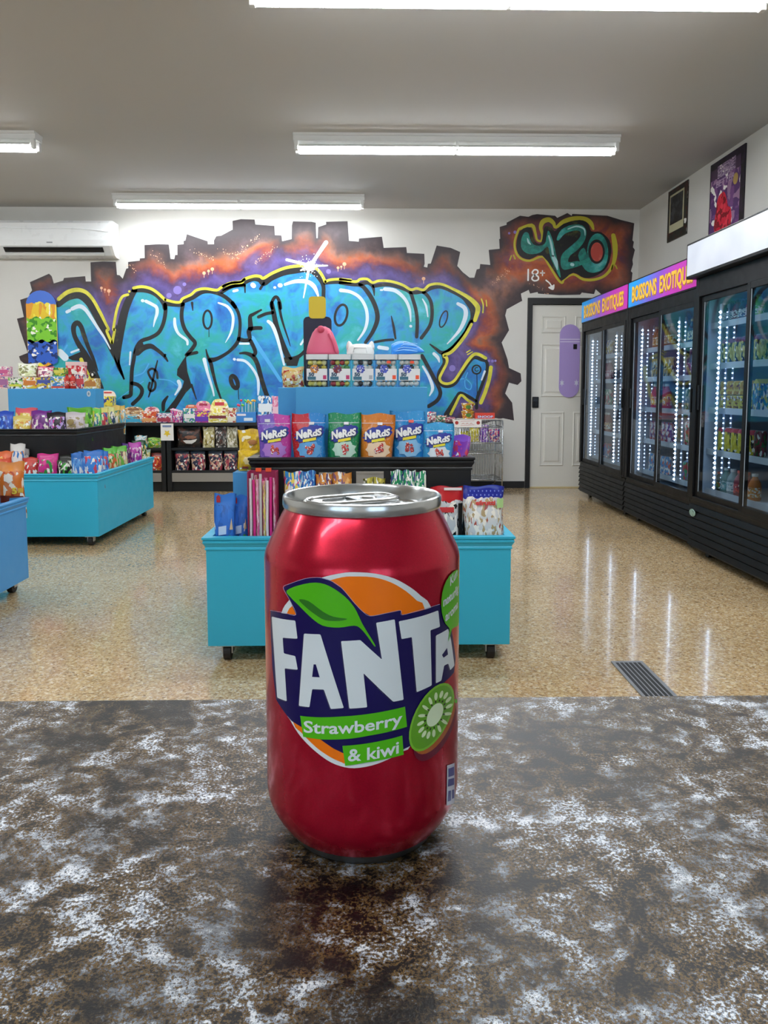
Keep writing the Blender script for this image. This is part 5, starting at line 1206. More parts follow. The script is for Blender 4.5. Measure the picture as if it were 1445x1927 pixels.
# plain cut-out board in the colours of the figure standee
p0 = aY(571, 640, 3.42); p1 = aY(624, 640, 3.42); zt = aY(597, 558, 3.42)[2]; xc = (p0[0] + p1[0]) / 2; w2 = (p1[0] - p0[0]) / 2
t = thing('cutout_board', 'plain navy and yellow cardboard cut-out behind the pink hat', 'cutout', (xc, 3.42, 1.085))
hh = zt - 1.085
def rrect(x0, x1, z0, z1, r):
    return [(cx_ + r * math.cos(math.radians(a)), cz_ + r * math.sin(math.radians(a))) for cx_, cz_, a0 in ((x1 - r, z0 + r, -90), (x1 - r, z1 - r, 0), (x0 + r, z1 - r, 90), (x0 + r, z0 + r, 180)) for a in (a0, a0 + 30, a0 + 60, a0 + 90)]
bm = bmesh.new(); prism(bm, rrect(-w2, w2, 0, hh * .78, .02), 0, .004); obj('card', bm, flat('#23233a', .6), t)
bm = bmesh.new(); prism(bm, rrect(-w2 * .6, w2 * .6, hh * .76, hh, .015), -.003, .004); obj('yellow_panel', bm, flat('#dcc236', .6), t)
# ---- lower bin of the middle stand
P_ = lambda u, v, Y: aY(u, v, Y)
def bagpx(name, label, ua, ub, vt, Y, z, mat, kind='pillow', D=.05, rz=0., rx=-.04, group=None, cat='bag', seal=None, hmax=None):
    pa = aY(ua, vt, Y); pb = aY(ub, vt, Y); h = pa[2] - z
    return pouch(name, label, (pa[0] + pb[0]) / 2, Y + D / 2, z, (pb[0] - pa[0]), h, D, mat, kind, rz, rx, cat, group, seal), (pb[0] - pa[0], h, D, kind)
for i, (ua, ub, vt, lab) in enumerate(((399, 441, 932, 'front blue toy candy pouch in the left end of the lower bin'), (434, 466, 935, 'rear blue toy candy pouch behind the first in the lower bin'))):
    o, A_ = bagpx('candy_pouch', lab, ua, ub, vt, 2.885 + .055 * i, FL1, pack('#2a6fd0', '#2f78da', '#2463be', '#2f78d8', i, 5, .35, .97), 'stand', .05)
    decal(o, 'logo', [(-.28, .42), (.1, .44), (.1, .56), (-.28, .54)], *A_, flat('#bcd2f0', .4)); decal(o, 'green_print', burst(.28, .36, .1, .07, 10), *A_, flat('#4aa83a', .4)); decal(o, 'cone_print', [(.25, .5), (.33, .66), (.4, .5)], *A_, flat('#e0c49a', .4))
    decal(o, 'red_badge', [(-.38, .88), (-.2, .88), (-.2, .96), (-.29, .99), (-.38, .96)], *A_, flat('#a82434', .4)); decal(o, 'dark_print', [(-.42, .06), (.1, .06), (.1, .3), (-.1, .42), (-.42, .28)], *A_, flat('#2c1b2e', .4))
    decal(o, 'base_stripe', [(-.45, .0), (.45, .0), (.45, .05), (-.45, .05)], *A_, flat('#d2cf6a', .4))
# box of long pink straws
pa, pb = aY(467, 887, 2.93), aY(521, 887, 2.93); x0, x1, z1 = pa[0], pb[0], pa[2]
t = thing('candy_straw_box', 'tall open box of long pink and white candy straws', 'box', ((x0 + x1) / 2, 2.95, FL1))
MG = flat('#9a1f4e', .45)
wobj('carton', BM((x0, x0 + .003, 2.90, 2.98, FL1 + .001, z1), (x1 - .003, x1, 2.90, 2.98, FL1 + .001, z1), (x0 + .003, x1 - .003, 2.975, 2.98, FL1 + .001, z1), (x0 + .003, x1 - .003, 2.90, 2.975, FL1 + .001, FL1 + .006)), MG, t)
rr = random.Random(5)
for k in range(13):
    x = x0 + .009 + (x1 - x0 - .018) * (k % 8) / 7 + (0 if k < 8 else .005); y = 2.912 + (0 if k < 8 else .02)
    bm = bmesh.new(); top_ = z1 - .008 - rr.uniform(0, .03)
    tube(bm, [(x, y, FL1 + .008), (x + rr.uniform(-.003, .003), y, (FL1 + top_) / 2), (x, y + .004, top_)], .0055, 8)
    wobj('candy_straw', bm, (flat('#e8dfe6', .25), flat('#d8308a', .3), pack('#e06aa8', '#f0e8ee', '#b0305e', None, 2, 9, .25), flat('#c9c4c8', .2), pack('#d8d84a', '#e05a9a', '#3a3a4a', None, 4, 10, .3))[k % 5], t)
for f in (.2, .55): wobj('orange_clip', BM((x0 + (x1 - x0) * f, x0 + (x1 - x0) * (f + .2), 2.972, 2.984, z1 - .006, z1 + .008)), flat('#f0562e', .4), t)
# pedestal with yellow bags
pa = aY(438, 889, 3.2)
t = thing('pedestal_box', 'small light blue box in the left side bin of the middle stand', 'box', (pa[0] + .06, 3.28, FL1))
wobj('front_board', BM((pa[0], pa[0] + .125, 3.2, 3.21, FL1 + .001, pa[2]), bev=.001), BLUE_LIT_SIDE, t); wobj('carcass', BM((pa[0], pa[0] + .125, 3.21, 3.36, FL1 + .001, pa[2] - .001), bev=.001), BLUE_LIT_SIDE, t)
PZ = pa[2]
o, A_ = bagpx('snack_bag', 'lower yellow snack bag standing on the small blue box', 446, 486, 848, 3.23, PZ, pack('#e2bb1c', '#e8c42a', '#d8ae18', None, 3, 5, .3, .95), 'pillow', .06, cat='bag'); decal(o, 'print', burst(.05, .5, .3, .22, 14), *A_, flat('#f0dca0', .4)); decal(o, 'red_print', [(-.3, .1), (.0, .1), (.0, .22), (-.3, .22)], *A_, flat('#c8442a', .4))
o, A_ = bagpx('snack_bag', 'upper yellow snack bag behind the lower yellow one', 445, 491, 809, 3.305, PZ, pack('#dcb41a', '#e6c02a', '#c99e14', None, 6, 5, .3, .96), 'pillow', .05, cat='bag')
decal(o, 'brown_print', burst(.15, .68, .22, .07, 14), *A_, flat('#a8681c', .4)); decal(o, 'print', burst(-.1, .8, .2, .05, 12), *A_, flat('#f0e2b0', .4))
# pegs against the black tier, behind the can
for i, (ua, ub, vt, c, lab) in enumerate(((531, 566, 890, ('#2a8ad0', '#e8d04a', '#d04a8a', '#3aa0dc'), 'light blue candy bag behind the left of the can lid'), (562, 594, 888, ('#2456a8', '#3a8ad0', '#8ac4ea', '#2a9ad0'), 'dark blue candy bag beside the light blue one'),
        (594, 626, 893, ('#c87a2a', '#e09a4a', '#5a3a6a', '#c88238'), 'left orange candy bag behind the can lid'), (622, 660, 891, ('#d08430', '#7a4a6a', '#e8b060', '#c87a2e'), 'right orange candy bag behind the can lid'), (684, 726, 901, ('#b0a43a', '#d8cc5a', '#5a5a2a', '#8a8a30'), 'yellow candy bag behind the can lid'),
        (735, 762, 887, ('#1f8a56', '#e2ece8', '#2a3a7a', '#2a9a62'), 'left green candy bag behind the can lid'), (757, 782, 887, ('#1f8a56', '#2a3a7a', '#e2ece8', '#2a9a62'), 'middle green candy bag behind the can lid'), (777, 804, 889, ('#23925c', '#e2ece8', '#2a3a7a', '#2fa66a'), 'right green candy bag behind the can lid'))):
    bagpx('candy_bag', lab, ua, ub, vt, 2.952 + .004 * (i % 2), FL1, pack(*c[:3], None, i, 7, .25, .86, .83, .5), 'pillow', .03, .12 * (i % 3 - 1))
for ua, ub, vt, lab in ((600, 650, 889, 'grey cardboard backing behind the orange candy bags'), (670, 722, 887, 'grey cardboard backing behind the yellow candy bag')):
    pa, pb = aY(ua, vt, 2.996), aY(ub, vt, 2.996); t = thing('backing_card', lab, 'card', ((pa[0] + pb[0]) / 2, 2.996, FL1))
    wobj('card', BM((pa[0], pb[0], 2.9945, 2.997, FL1 + .001, pa[2]), bev=.0008), flat('#9a948c', .6), t)
    wobj('fold', BM((pa[0], pb[0], 2.9925, 2.9945, pa[2] - .012, pa[2] - .006)), flat('#8a847c', .6), t)
o, A_ = bagpx('candy_bag', 'black and white candy bag with red top right of the can', 812, 874, 918, 2.93, FL1, pack('#c9cdd2', '#1b1b1e', '#c8622a', '#c01f26', 3, 7, .2, .7, .8), 'pillow', .05)
decal(o, 'lettering', [(-.45, .66), (.2, .66), (.2, .73), (-.45, .73)], *A_, flat('#c4262a', .4)); decal(o, 'side_panel', [(.34, .05), (.48, .05), (.48, .78), (.34, .78)], *A_, flat('#141416', .35)); decal(o, 'logo', [(-.1, .95), (.45, .95), (.45, .985), (-.1, .985)], *A_, flat('#f0e8e8', .4))
o, A_ = bagpx('candy_bag', 'clear bag of wrapped sweets with dotted blue header, right end', 875, 953, 917, 2.89, FL1, pack('#d6d9dc', '#b9a27a', '#b05a50', '#2430a0', 5, 9, .15, .74, .84, .45), 'pillow', .06)
bm = bmesh.new()
for i in range(9):
    for j in range(2): polyf(bm, ell(-.4 + i * .1 + .05 * j, .885 + j * .05, .016, .012, 0, 8), lambda a, b: (a, b, 0))
decalbm(o, 'header_dots', bm, *A_, flat('#6a80d8', .4), .003); 
bm = textbm('LUNCH', lambda t_, c_: (-.22 + .5 * t_, .26 + c_ * .05, 0), .05); decalbm(o, 'lettering', bm, *A_, flat('#2a3a9a', .4), .003); decal(o, 'green_sticker', [(.3, .72), (.47, .72), (.47, .84), (.3, .84)], *A_, flat('#a9cf8a', .4))
bm = textbm('efrutti', lambda t_, c_: (-.24 + .5 * t_, .76 + c_ * .055, 0), .05); decalbm(o, 'logo', bm, *A_, flat('#c8342e', .4), .003)
# ================================================================== goods on the left stand
def box_thing(name, label, ua, ub, vt, Y, z, depth, mat, vb=None, group=None, cat='box', band=None, hdr=None, z0=None):
    """printed carton; optional colour band and die-cut header card"""
    pa = aY(ua, vt, Y); pb = aY(ub, vt, Y); wd = pb[0] - pa[0] - .002; h = pa[2] - z
    if hdr: h *= hdr[0]
    t = thing(name, label, cat, ((pa[0] + pb[0]) / 2, Y + depth / 2, z + .001), 0, group)
    obj('carton', BM((-wd / 2, wd / 2, -depth / 2, depth / 2, 0, h), bev=.001), mat, t)
    if band: obj('printed_band', BM((-wd * .44, wd * .44, -depth / 2 - .0012, -depth / 2, h * band[1], h * band[2])), flat(band[0], .4), t)
    if hdr:
        H_ = (pa[2] - z); bm = bmesh.new()
        prism(bm, catmull([(-wd * .46, h * .9), (wd * .46, h * .9), (wd * .47, h + (H_ - h) * .45), (wd * .3, h + (H_ - h) * .9), (0, H_), (-wd * .3, h + (H_ - h) * .9), (-wd * .47, h + (H_ - h) * .45)], 3, True), depth / 2 - .002, depth / 2)
        obj('header_card', bm, hdr[1], t)
        obj('header_print', BM((-wd * .25, wd * .25, depth / 2 - .0035, depth / 2 - .002, h + (H_ - h) * .5, h + (H_ - h) * .75)), flat(hdr[2], .4), t)
    return t
LT1, LT2, LT3 = FL1, FL2, 1.085
for i, (ua, ub, vt, c, lab, dy) in enumerate((
        (-12, 18, 850, ('#d8542a', '#e8a04a', '#f0e8dc', '#e06a3a'), 'orange candy bag at the left end of the left stand front bin', 0),
        (13, 42, 836, ('#e8dcd8', '#3a7ac0', '#e08a3a', '#d8d4d0'), 'white and blue candy bag in the left stand front bin', .02),
        (38, 68, 862, ('#c8342e', '#f0e6e0', '#a02a2a', '#c83a34'), 'red and white candy bag in the left stand front bin', -.01),
        (64, 105, 855, ('#d8308a', '#2f8a3a', '#c02a7a', '#d8388e'), 'magenta candy bag with green print in the left stand front bin', 0),
        (103, 137, 858, ('#1a1c18', '#3f9a34', '#d8d8c8', '#20221c'), 'black candy bag with green print in the left stand front bin', .01),
        (26, 50, 845, ('#8a8a90', '#d8d4d2', '#4a4a52', '#a8a4a4'), 'grey candy bag behind the white and blue one', .08))):
    bagpx('candy_bag', lab, ua, ub, vt, 5.14 + dy, LT1, pack(*c, i, 5, .25, .88), 'pillow', .05, 0, -.06, 'candy bags in the left stand')
def sidebag(lab, u, vt, wpx, X, z, c, rz, kind='pillow', seed=0, name='candy_bag', D=.04, grp='candy bags in the left stand'):
    q = aX(u, vt, X); wd = wpx * q[1] / F
    return pouch(name, lab, X, q[1], z, wd, q[2] - z, D, pack(*c, seed, 5, .25, .88), kind, rz, -.08, 'bag', grp)
BL = ('#2a6fc0', '#5a9ad8', '#d8d8dc', '#2468b8')
for i, (ua, ub) in enumerate(((132, 152), (144, 164), (156, 177))):
    bagpx('candy_bag', '%s of three narrow blue candy bags at the left stand corner' % ('leftmost', 'middle', 'rightmost')[i], ua, ub, 853 - i * 2, 5.14 + .02 * i, LT1, pack(*BL, i, 5, .25, .88), 'pillow', .03, .25, -.1, 'candy bags in the left stand')
for i, (u, vt, wp, c, lab) in enumerate((
        (176, 848, 36, ('#3a86d8', '#c83a4e', '#e6e6ea', '#2f74c8'), 'light blue candy bag with red logo in the left stand side bin'),
        (192, 849, 24, ('#2f7ad0', '#8ac0ee', '#d04a4a', '#2a70c8'), 'blue candy pouch with hang tab in the left stand side bin'),
        (208, 843, 26, ('#d86a3a', '#e8d8a0', '#4a9a3a', '#5ab83a'), 'orange candy bag with green top in the left stand side bin'),
        (225, 840, 28, ('#e0c89a', '#5a2a2a', '#7ac04a', '#62b83c'), 'cream candy bag with green top in the left stand side bin'),
        (243, 834, 26, ('#7a2a8a', '#e8d8d0', '#a83a9a', '#5a2a90'), 'dark purple candy bag in the left stand side bin'),
        (254, 833, 24, ('#c03aa8', '#e0a8d0', '#7a2a8a', '#c040b0'), 'bright pink candy bag in the left stand side bin'),
        (262, 829, 26, ('#1f5a34', '#c8a83a', '#e8e0c0', '#1c4f2e'), 'dark green candy bag at the far end of the left stand'),
        (271, 846, 24, ('#e0d48a', '#f0ead0', '#b8a04a', '#9ab0a0'), 'pale yellow candy bag at the far end of the left stand'))):
    sidebag(lab, u, vt, wp, -1.925 - .075 * (i in (4,)), LT1, c, .45, seed=i + 2)
for i, (ua, ub, vt, c, lab, dy) in enumerate((
        (-10, 22, 774, ('#2a5ac8', '#8ab8ee', '#1f3f9a', '#2a50c0'), 'blue pouch at the left edge of the left stand upper bin', 0),
        (24, 66, 768, ('#e0c44a', '#e8705a', '#f0e2a0', '#e0606a'), 'pink and yellow pouch in the back of the left stand upper bin', .1),
        (18, 55, 783, ('#e2c85a', '#d8902a', '#f0e6c0', '#e8d070'), 'yellow pouch in front of the pink and yellow one', 0),
        (54, 93, 773, ('#6a1f7a', '#e8e0d0', '#a85aa8', '#7a2a90'), 'deep purple pouch in the left stand upper bin', .01),
        (85, 121, 776, ('#241a2a', '#c83a9a', '#b89ad8', '#1c1420'), 'black and magenta pouch in the left stand upper bin', 0),
        (115, 158, 776, ('#d8ced0', '#cdc4c4', '#a89a6a', '#ddd4d6'), 'pale pink pouch with gold emblem in the left stand upper bin', .17))):
    o, A_ = bagpx('candy_pouch', lab, ua, ub, vt, 5.345 + dy, LT2, pack(*c, i + 3, 5, .28, .9 if i < 5 else .99), 'stand', .05, 0, -.05, 'pouches in the left stand upper bin')
    if i == 5: decal(o, 'gold_emblem', ell(-.15, .66, .17, .1), *A_, flat('#a8955a', .35))
for i, (u, vt, wp, c, lab) in enumerate((
        (150, 767, 44, ('#6ab82a', '#2f6a2a', '#9ad84a', '#58a824'), 'large lime green bag in the left stand upper side bin'),
        (163, 773, 26, ('#d8c83a', '#e8e0b0', '#3a8a4a', '#c8cf4a'), 'yellow green bag in the left stand upper side bin'),
        (177, 769, 26, ('#4ab86a', '#2a6a9a', '#d8e8a0', '#6ac84a'), 'mint green bag in the left stand upper side bin'),
        (190, 768, 26, ('#c83a4a', '#e8e0a8', '#3a5a9a', '#d8d070'), 'red and cream bag in the left stand upper side bin'),
        (202, 766, 26, ('#2f4a6a', '#e0d8a0', '#8ab04a', '#d8d88a'), 'navy and cream bag in the left stand upper side bin'),
        (213, 764, 26, ('#5a8a6a', '#e8d890', '#c8a04a', '#e0c060'), 'sage bag with gold top in the left stand upper side bin'),
        (223, 763, 24, ('#7ac0d8', '#d8a05a', '#e8d8a0', '#d8b050'), 'sky blue bag with gold top in the left stand upper side bin'))):
    sidebag(lab, u, vt, wp, -2.15, LT2, c, .35, seed=i + 1, D=.035)
BY = 6.12
for i, (ua, ub, vt, c, band, lab) in enumerate((
        (-14, 15, 709, ('#d88a9a', '#e8d0c0', '#7a6aa0'), ('#a86a9a', .3, .8), 'pink gift box at the left end of the lower box row'),
        (15, 42, 711, ('#e6e4da', '#7ab84a', '#3a3a3a'), ('#d8d84a', .2, .4), 'white and green slime box in the lower box row'),
        (42, 68, 710, ('#e2c23a', '#d86a3a', '#f0e8c8'), ('#d8803a', .3, .7), 'yellow and orange box in the lower box row'),
        (68, 94, 711, ('#e0cc3a', '#4a5aa8', '#c89a3a'), ('#4a5aa8', .5, .8), 'yellow box with blue logo in the lower box row'),
        (94, 121, 709, ('#3a86c8', '#dfe6ea', '#c8c03a'), ('#d84a3a', .05, .2), 'blue and white box in the lower box row'),
        (142, 158, 705, ('#e0dcd8', '#c83a44', '#3a4a8a'), ('#c8404a', .3, .7), 'white and red box right of the red bottles'),
        (158, 181, 712, ('#d8b84a', '#b0703a', '#e8d8a0'), ('#b87a3a', .2, .7), 'gold box with brown print at the right end'))):
    box_thing('candy_box', lab, ua, ub, vt, BY, LT3, .10, pack(*c, None, i, 4, .35, .85), band=band, group='boxes on the left top box')
BZ = LT3 + .098
def stacked(lab, ua, ub, vt, z, c, i, pouchy=False):
    if pouchy:
        bagpx('candy_pouch', lab, ua, ub, vt, BY + .03, z, pack(*c, i, 4, .3, .88), 'stand', .04)
    else: box_thing('candy_box', lab, ua, ub, vt, BY + .02, z, .07, pack(*c[:3], None, i, 4, .35, .85), band=(c[3], .3, .7), group='boxes on the left top box')
zz = lambda u, v: aY(u, v, BY)[2] + .003
stacked('pink and violet box stacked at the left end of the upper row', -14, 16, 690, zz(0, 709), ('#d07a9a', '#e0b0c0', '#7a5aa8', '#c85a8a'), 2)
stacked('cream white pouch on top of the slime box', 30, 68, 684, zz(50, 709), ('#e2e4d2', '#cfd8a8', '#8a8a5a', '#e8ead8'), 3, True)
stacked('pink topped pouch lying on the yellow box', 68, 100, 690, zz(80, 710), ('#e8d8d0', '#8a3a6a', '#d85a7a', '#e06a86'), 4, True)
stacked('green box on top of the blue and white box', 100, 122, 692, zz(110, 708), ('#4a9a34', '#d8c83a', '#2f6a2a', '#d8d05a'), 5)
pa, pb = aY(122, 681, BY + .1), aY(158, 681, BY + .1)
t = thing('candy_box', 'tall red box with pale pink lid behind the red bottles', 'box', ((pa[0] + pb[0]) / 2, BY + .14, LT3 + .001), 0, 'boxes on the left top box')
hh = pa[2] - LT3
obj('carton', BM((-.075, .075, -.03, .03, 0, hh * .86), bev=.001), pack('#c8283a', '#e04a50', '#f0c8c0', None, 2, 4, .35, .92), t); obj('lid', BM((-.077, .077, -.032, .032, hh * .86, hh), bev=.001), flat('#e6c0c0', .45), t)
for i, u in enumerate((126, 137)):
    pa = aY(u, 704, BY); h = pa[2] - LT3
    bm = bmesh.new(); lathe(bm, [(0, 0), (.02, 0), (.023, .006), (.023, h * .62), (.016, h * .78), (.009, h * .88), (.009, h * .9), (0, h * .9)], 16)
    o = tag(obj('candy_bottle', bm, flat('#c2281f', .3), None, True, (pa[0], BY - .0, LT3 + .001)), ('left' if i == 0 else 'right') + ' red bottle shaped candy on the left top box', 'bottle', 'red bottles'); sharp(o)
    bm = bmesh.new(); lathe(bm, [(0, h * .9), (.011, h * .9), (.011, h), (0, h)], 12); obj('cap', bm, flat('#8a1a16', .4), o)
    bm = bmesh.new(); lathe(bm, [(.0236, h * .2), (.0236, h * .5)], 16); obj('label_band', bm, pack('#e04a3a', '#e8d8d0', '#7a1a1a', None, i, 5, .4), o)
p = aY(174, 715, BY + .03)
bm = bmesh.new(); bmesh.ops.create_uvsphere(bm, u_segments=16, v_segments=12, radius=.026)
o = tag(obj('novelty_ball', bm, flat('#121214', .3), None, True, (p[0], BY + .04, aY(174, 712, BY)[2] + .03)), 'small black ball with white patch at the right box end', 'toy')
bm = bmesh.new(); lathe(bm, [(0, .003), (.009, .002), (.012, 0)], 14)
for v in bm.verts: v.co = (v.co.x * .7 + .006, -.025 - v.co.z, v.co.y)
obj('white_patch', bm, flat('#e8e8e8', .4), o)
# stickers on the blue top box face
for u, v in ((167, 741),):
    p = aY(u, v, 6.1); bm = bmesh.new(); polyf(bm, ell(p[0], p[2], .016, .024), lambda a, b: (a, 6.0988, b)); st = tag(obj('sticker', bm, flat('#c8d4de', .4), None), 'small pale oval sticker on the left blue top box', 'sticker')
    bm = bmesh.new(); polyf(bm, ell(p[0], p[2], .006, .012), lambda a, b: (a, 6.098, b)); obj('print', bm, flat('#6a8aa0', .4), st)
# near-left stand goods
for i, (u, vt, wp, c, lab) in enumerate(((20, 870, 46, ('#d8742a', '#b8401f', '#f0e6d6', '#e08a3a'), 'large orange snack bag in the nearest left stand'), (-2, 863, 40, ('#d84a2a', '#e8a04a', '#f0e0d0', '#e0522a'), 'red orange snack bag behind the large orange one'))):
    q = aX(u, vt, -1.91 - .1 * i); wd = wp * q[1] / F
    o = pouch('snack_bag', lab, -1.91 - .1 * i, q[1] - .0, LT1, wd, q[2] - LT1, .06, pack(*c, i + 4, 4, .25, .9), 'pillow', .35, -.05, 'bag')
    if i == 0:
        A_ = (wd, q[2] - LT1, .06, 'pillow'); bm = textbm('5', lambda t_, c_: (.02 + .2 * t_, .45 + c_ * .1, 0), .05); decalbm(o, 'numeral', bm, *A_, flat('#e8c83a', .4), .003)
        decal(o, 'white_print', burst(-.1, .72, .2, .09, 12), *A_, flat('#ece6de', .4)); decal(o, 'gold_print', [(.25, .46), (.45, .46), (.45, .54), (.25, .54)], *A_, flat('#d8a83a', .4)); decal(o, 'brown_base', [(-.45, .3), (.45, .3), (.45, .4), (-.45, .43)], *A_, flat('#6a2414', .4))
# ================================================================== goods on the black wall shelf
WY = 7.9
for i, (ua, ub, vt, c, band, hdr, lab) in enumerate((
        (181, 211, 735, ('#e8d84a', '#d8c83a', '#2a3a8a'), ('#2a3a8a', .0, .5), (.82, flat('#e6d6d2', .5), '#c83a34'), 'yellow display carton with red and white header beside the left stand'),
        (224, 266, 766, ('#4ab0cc', '#d8b890', '#8a5a3a'), ('#3aa0c4', .05, .45), (.5, pack('#c89a6a', '#8a5a3a', '#e8d0a8', None, 3, 6, .5), '#8a5a3a'), 'turquoise tray of brown bear sweets on the wall shelf'),
        (266, 294, 766, ('#d8602a', '#c8342a', '#e8d0a8'), ('#e0a060', .1, .4), (.7, pack('#e8d8d8', '#a83a4a', '#d8c0c8', None, 2, 6, .5), '#b04a5a'), 'orange and red candy carton on the wall shelf'),
        (294, 323, 778, ('#d8c8d8', '#b03a4a', '#5a3a7a'), ('#a83a4e', .1, .5), None, 'pink and red candy carton above the hanging card'),
        (344, 366, 762, ('#3aa06a', '#e8d8e0', '#3a6ab0'), ('#e8e4e0', .3, .6), (.8, flat('#d86a4a', .5), '#f0e0d0'), 'green and white candy carton beside the pink cups'),
        (362, 394, 755, ('#c83a8a', '#7a3aa8', '#e8d04a'), ('#6a3ab0', .1, .5), (.55, pack('#e088a8', '#d86a98', '#e8d0a8', None, 4, 5, .5), '#a8304e'), 'pink display carton with scalloped header card'),
        (391, 427, 751, ('#e2d66a', '#c8b83a', '#f0eac0'), ('#7a2a34', .4, .7), (.42, pack('#ece2a0', '#d8cc5a', '#f0ecd0', None, 1, 6, .5), '#c8404a'), 'pale yellow popcorn display carton with red header'),
        (418, 445, 768, ('#b03a34', '#e8e0d0', '#c8a86a'), ('#e8dcc8', .1, .4), None, 'red and cream biscuit carton on the wall shelf'),
        (484, 513, 745, ('#3a8ad0', '#e8ecf0', '#22406a'), ('#e4ecf2', .4, .7), None, 'blue and white carton left of the middle stand'),
        (512, 531, 746, ('#d8709a', '#e8b0c8', '#f0dce4'), ('#e8c0d0', .3, .6), None, 'pink carton left of the middle stand'),
        (529, 556, 752, ('#4a68b0', '#e8e8ec', '#c8b060'), ('#dfe6ee', .3, .7), (.82, pack('#e8e8ea', '#c83a44', '#3a4a9a', None, 1, 8, .5), '#c83a44'), 'blue tub carton with striped top beside the middle stand'))):
    box_thing('display_carton', lab, ua, ub, vt, WY + .01 * (i % 3), ST, .11, pack(*c, None, i, 5, .4, .86), band=band, hdr=hdr, group='cartons on the wall shelf')
for i, (u, c) in enumerate(((325, '#d83a86'), (332, '#e05a9a'), (339, '#b8305e'))):
    pa = aY(u, 768 + 2 * i, WY + .03); h = pa[2] - ST
    bm = bmesh.new(); lathe(bm, [(0, 0), (.022, 0), (.03, h * .85), (.032, h * .86), (.032, h * .9), (0, h)], 16)
    o = tag(obj('candy_cup', bm, pack(c, '#f0d8e4', '#7a3aa0', None, i, 4, .4), None, True, (pa[0], WY + .05, ST + .001)), ('left', 'middle', 'right')[i] + ' small pink candy cup on the wall shelf', 'cup', 'pink candy cups'); sharp(o)
    bm = bmesh.new(); lathe(bm, [(.0325, h * .86), (.034, h * .87), (.034, h * .92), (.0325, h * .93)], 16); obj('rim', bm, flat('#f0e4ea', .4), o)
# lollipop box
pa, pb = aY(444, 776, WY), aY(481, 776, WY)
t = thing('lollipop_box', 'bright blue box of lollipops on the wall shelf', 'box', ((pa[0] + pb[0]) / 2, WY + .06, ST + .001))
hb = pa[2] - ST; wd = (pb[0] - pa[0])
obj('carton', BM((-wd / 2, wd / 2, -.06, .06, 0, hb), bev=.001), flat('#3a86d0', .45), t); obj('label', BM((-wd * .1, wd * .35, -.0612, -.06, hb * .15, hb * .45)), flat('#dfe8f0', .45), t); obj('logo', BM((-wd * .45, wd * .0, -.0612, -.06, hb * .65, hb * .85)), flat('#e6e0e8', .45), t)
rr = random.Random(4)
for k in range(14):
    x = -wd * .42 + wd * .84 * k / 13; h = hb + rr.uniform(.05, .12); y = rr.uniform(-.03, .03)
    bm = bmesh.new(); tube(bm, [(x, y, hb * .5), (x + rr.uniform(-.01, .01), y, h)], .002, 6); st = obj('lollipop_stick', bm, flat('#ece8dc', .5), t)
    bm = bmesh.new(); bmesh.ops.create_icosphere(bm, subdivisions=2, radius=.013); obj('lollipop_head', bm, flat(('#d83a5a', '#7ac83a', '#4ab86a', '#e0b83a', '#e8c85a', '#e0a03a')[min(5, k * 6 // 14)], .3), st, True, (x, y, h + .01))
# hanging card
pa, pb = aY(302, 797, SHF - .02), aY(326, 797, SHF - .02); zb = aY(314, 829, SHF - .02)[2]
t = thing('hanging_card', 'white card with yellow star print hanging from the wall shelf edge', 'card', ((pa[0] + pb[0]) / 2, SHF - .02, zb)); wd = pb[0] - pa[0]; h = pa[2] - zb
obj('card', BM((-wd / 2, wd / 2, -.001, .0035, 0, h)), flat('#e9e6e0', .5), t)
bm = bmesh.new(); polyf(bm, [((.3 if k % 2 else .14) * wd * math.sin(k * math.pi / 5), h * .42 + (.3 if k % 2 else .14) * wd * math.cos(k * math.pi / 5)) for k in range(10)], lambda a, b: (a, -.002, b)); obj('star_print', bm, flat('#e0c02a', .5), t)
obj('title_print', BM((-wd * .35, wd * .35, -.002, -.001, h * .78, h * .9)), flat('#7a8ab0', .5), t)
# packs inside the shelf bays
def shelfpack(lab, ua, ub, vt, z, c, i, kind='pillow', dy=0.): bagpx('snack_pack', lab, ua, ub, vt, SHF + .03 + dy, z, pack(*c, i, 5, .3, .9), kind, .045, 0, -.03)
t, A_ = bagpx('noodle_pack', 'wide black noodle pack with white bowl print on the upper shelf', 329, 379, 804, SHF + .03, .466, pack('#1b1716', '#2c2422', '#5a3428', None, 3, 4, .3, .98), 'pillow', .05)
decal(t, 'bowl_print', [(-.22, .34), (-.1, .2), (.12, .18), (.28, .3), (.34, .42), (.1, .36), (-.1, .36)], *A_, flat('#dcdcda', .4)); decal(t, 'noodle_print', burst(.08, .5, .26, .1, 16), *A_, flat('#8a5a44', .4), .002)
for ua, ub, c, lab in ((380, 403, ('#cfc48a', '#e0d8b0', '#8a7a3a'), 'cream yellow noodle pack, left of three on the upper shelf'), (403, 426, ('#3a3838', '#8a8886', '#5a3a34'), 'dark grey noodle pack, middle of three on the upper shelf'), (425, 447, ('#c2bda0', '#e2decb', '#8a8260'), 'pale grey noodle pack, right of three on the upper shelf')): shelfpack(lab, ua, ub, 804, .466, (*c, None), int(ua) % 7)
for i, (ua, ub) in enumerate(((327, 356), (357, 386), (391, 419), (419, 447))): shelfpack('navy snack pouch with teal edge, %s of four on the lower shelf' % ('leftmost', 'second from left', 'third from left', 'rightmost')[i], ua, ub, 849, .226, ('#20223e', '#a03a4a', '#c8a48a', '#1f2a3e'), i, 'stand')
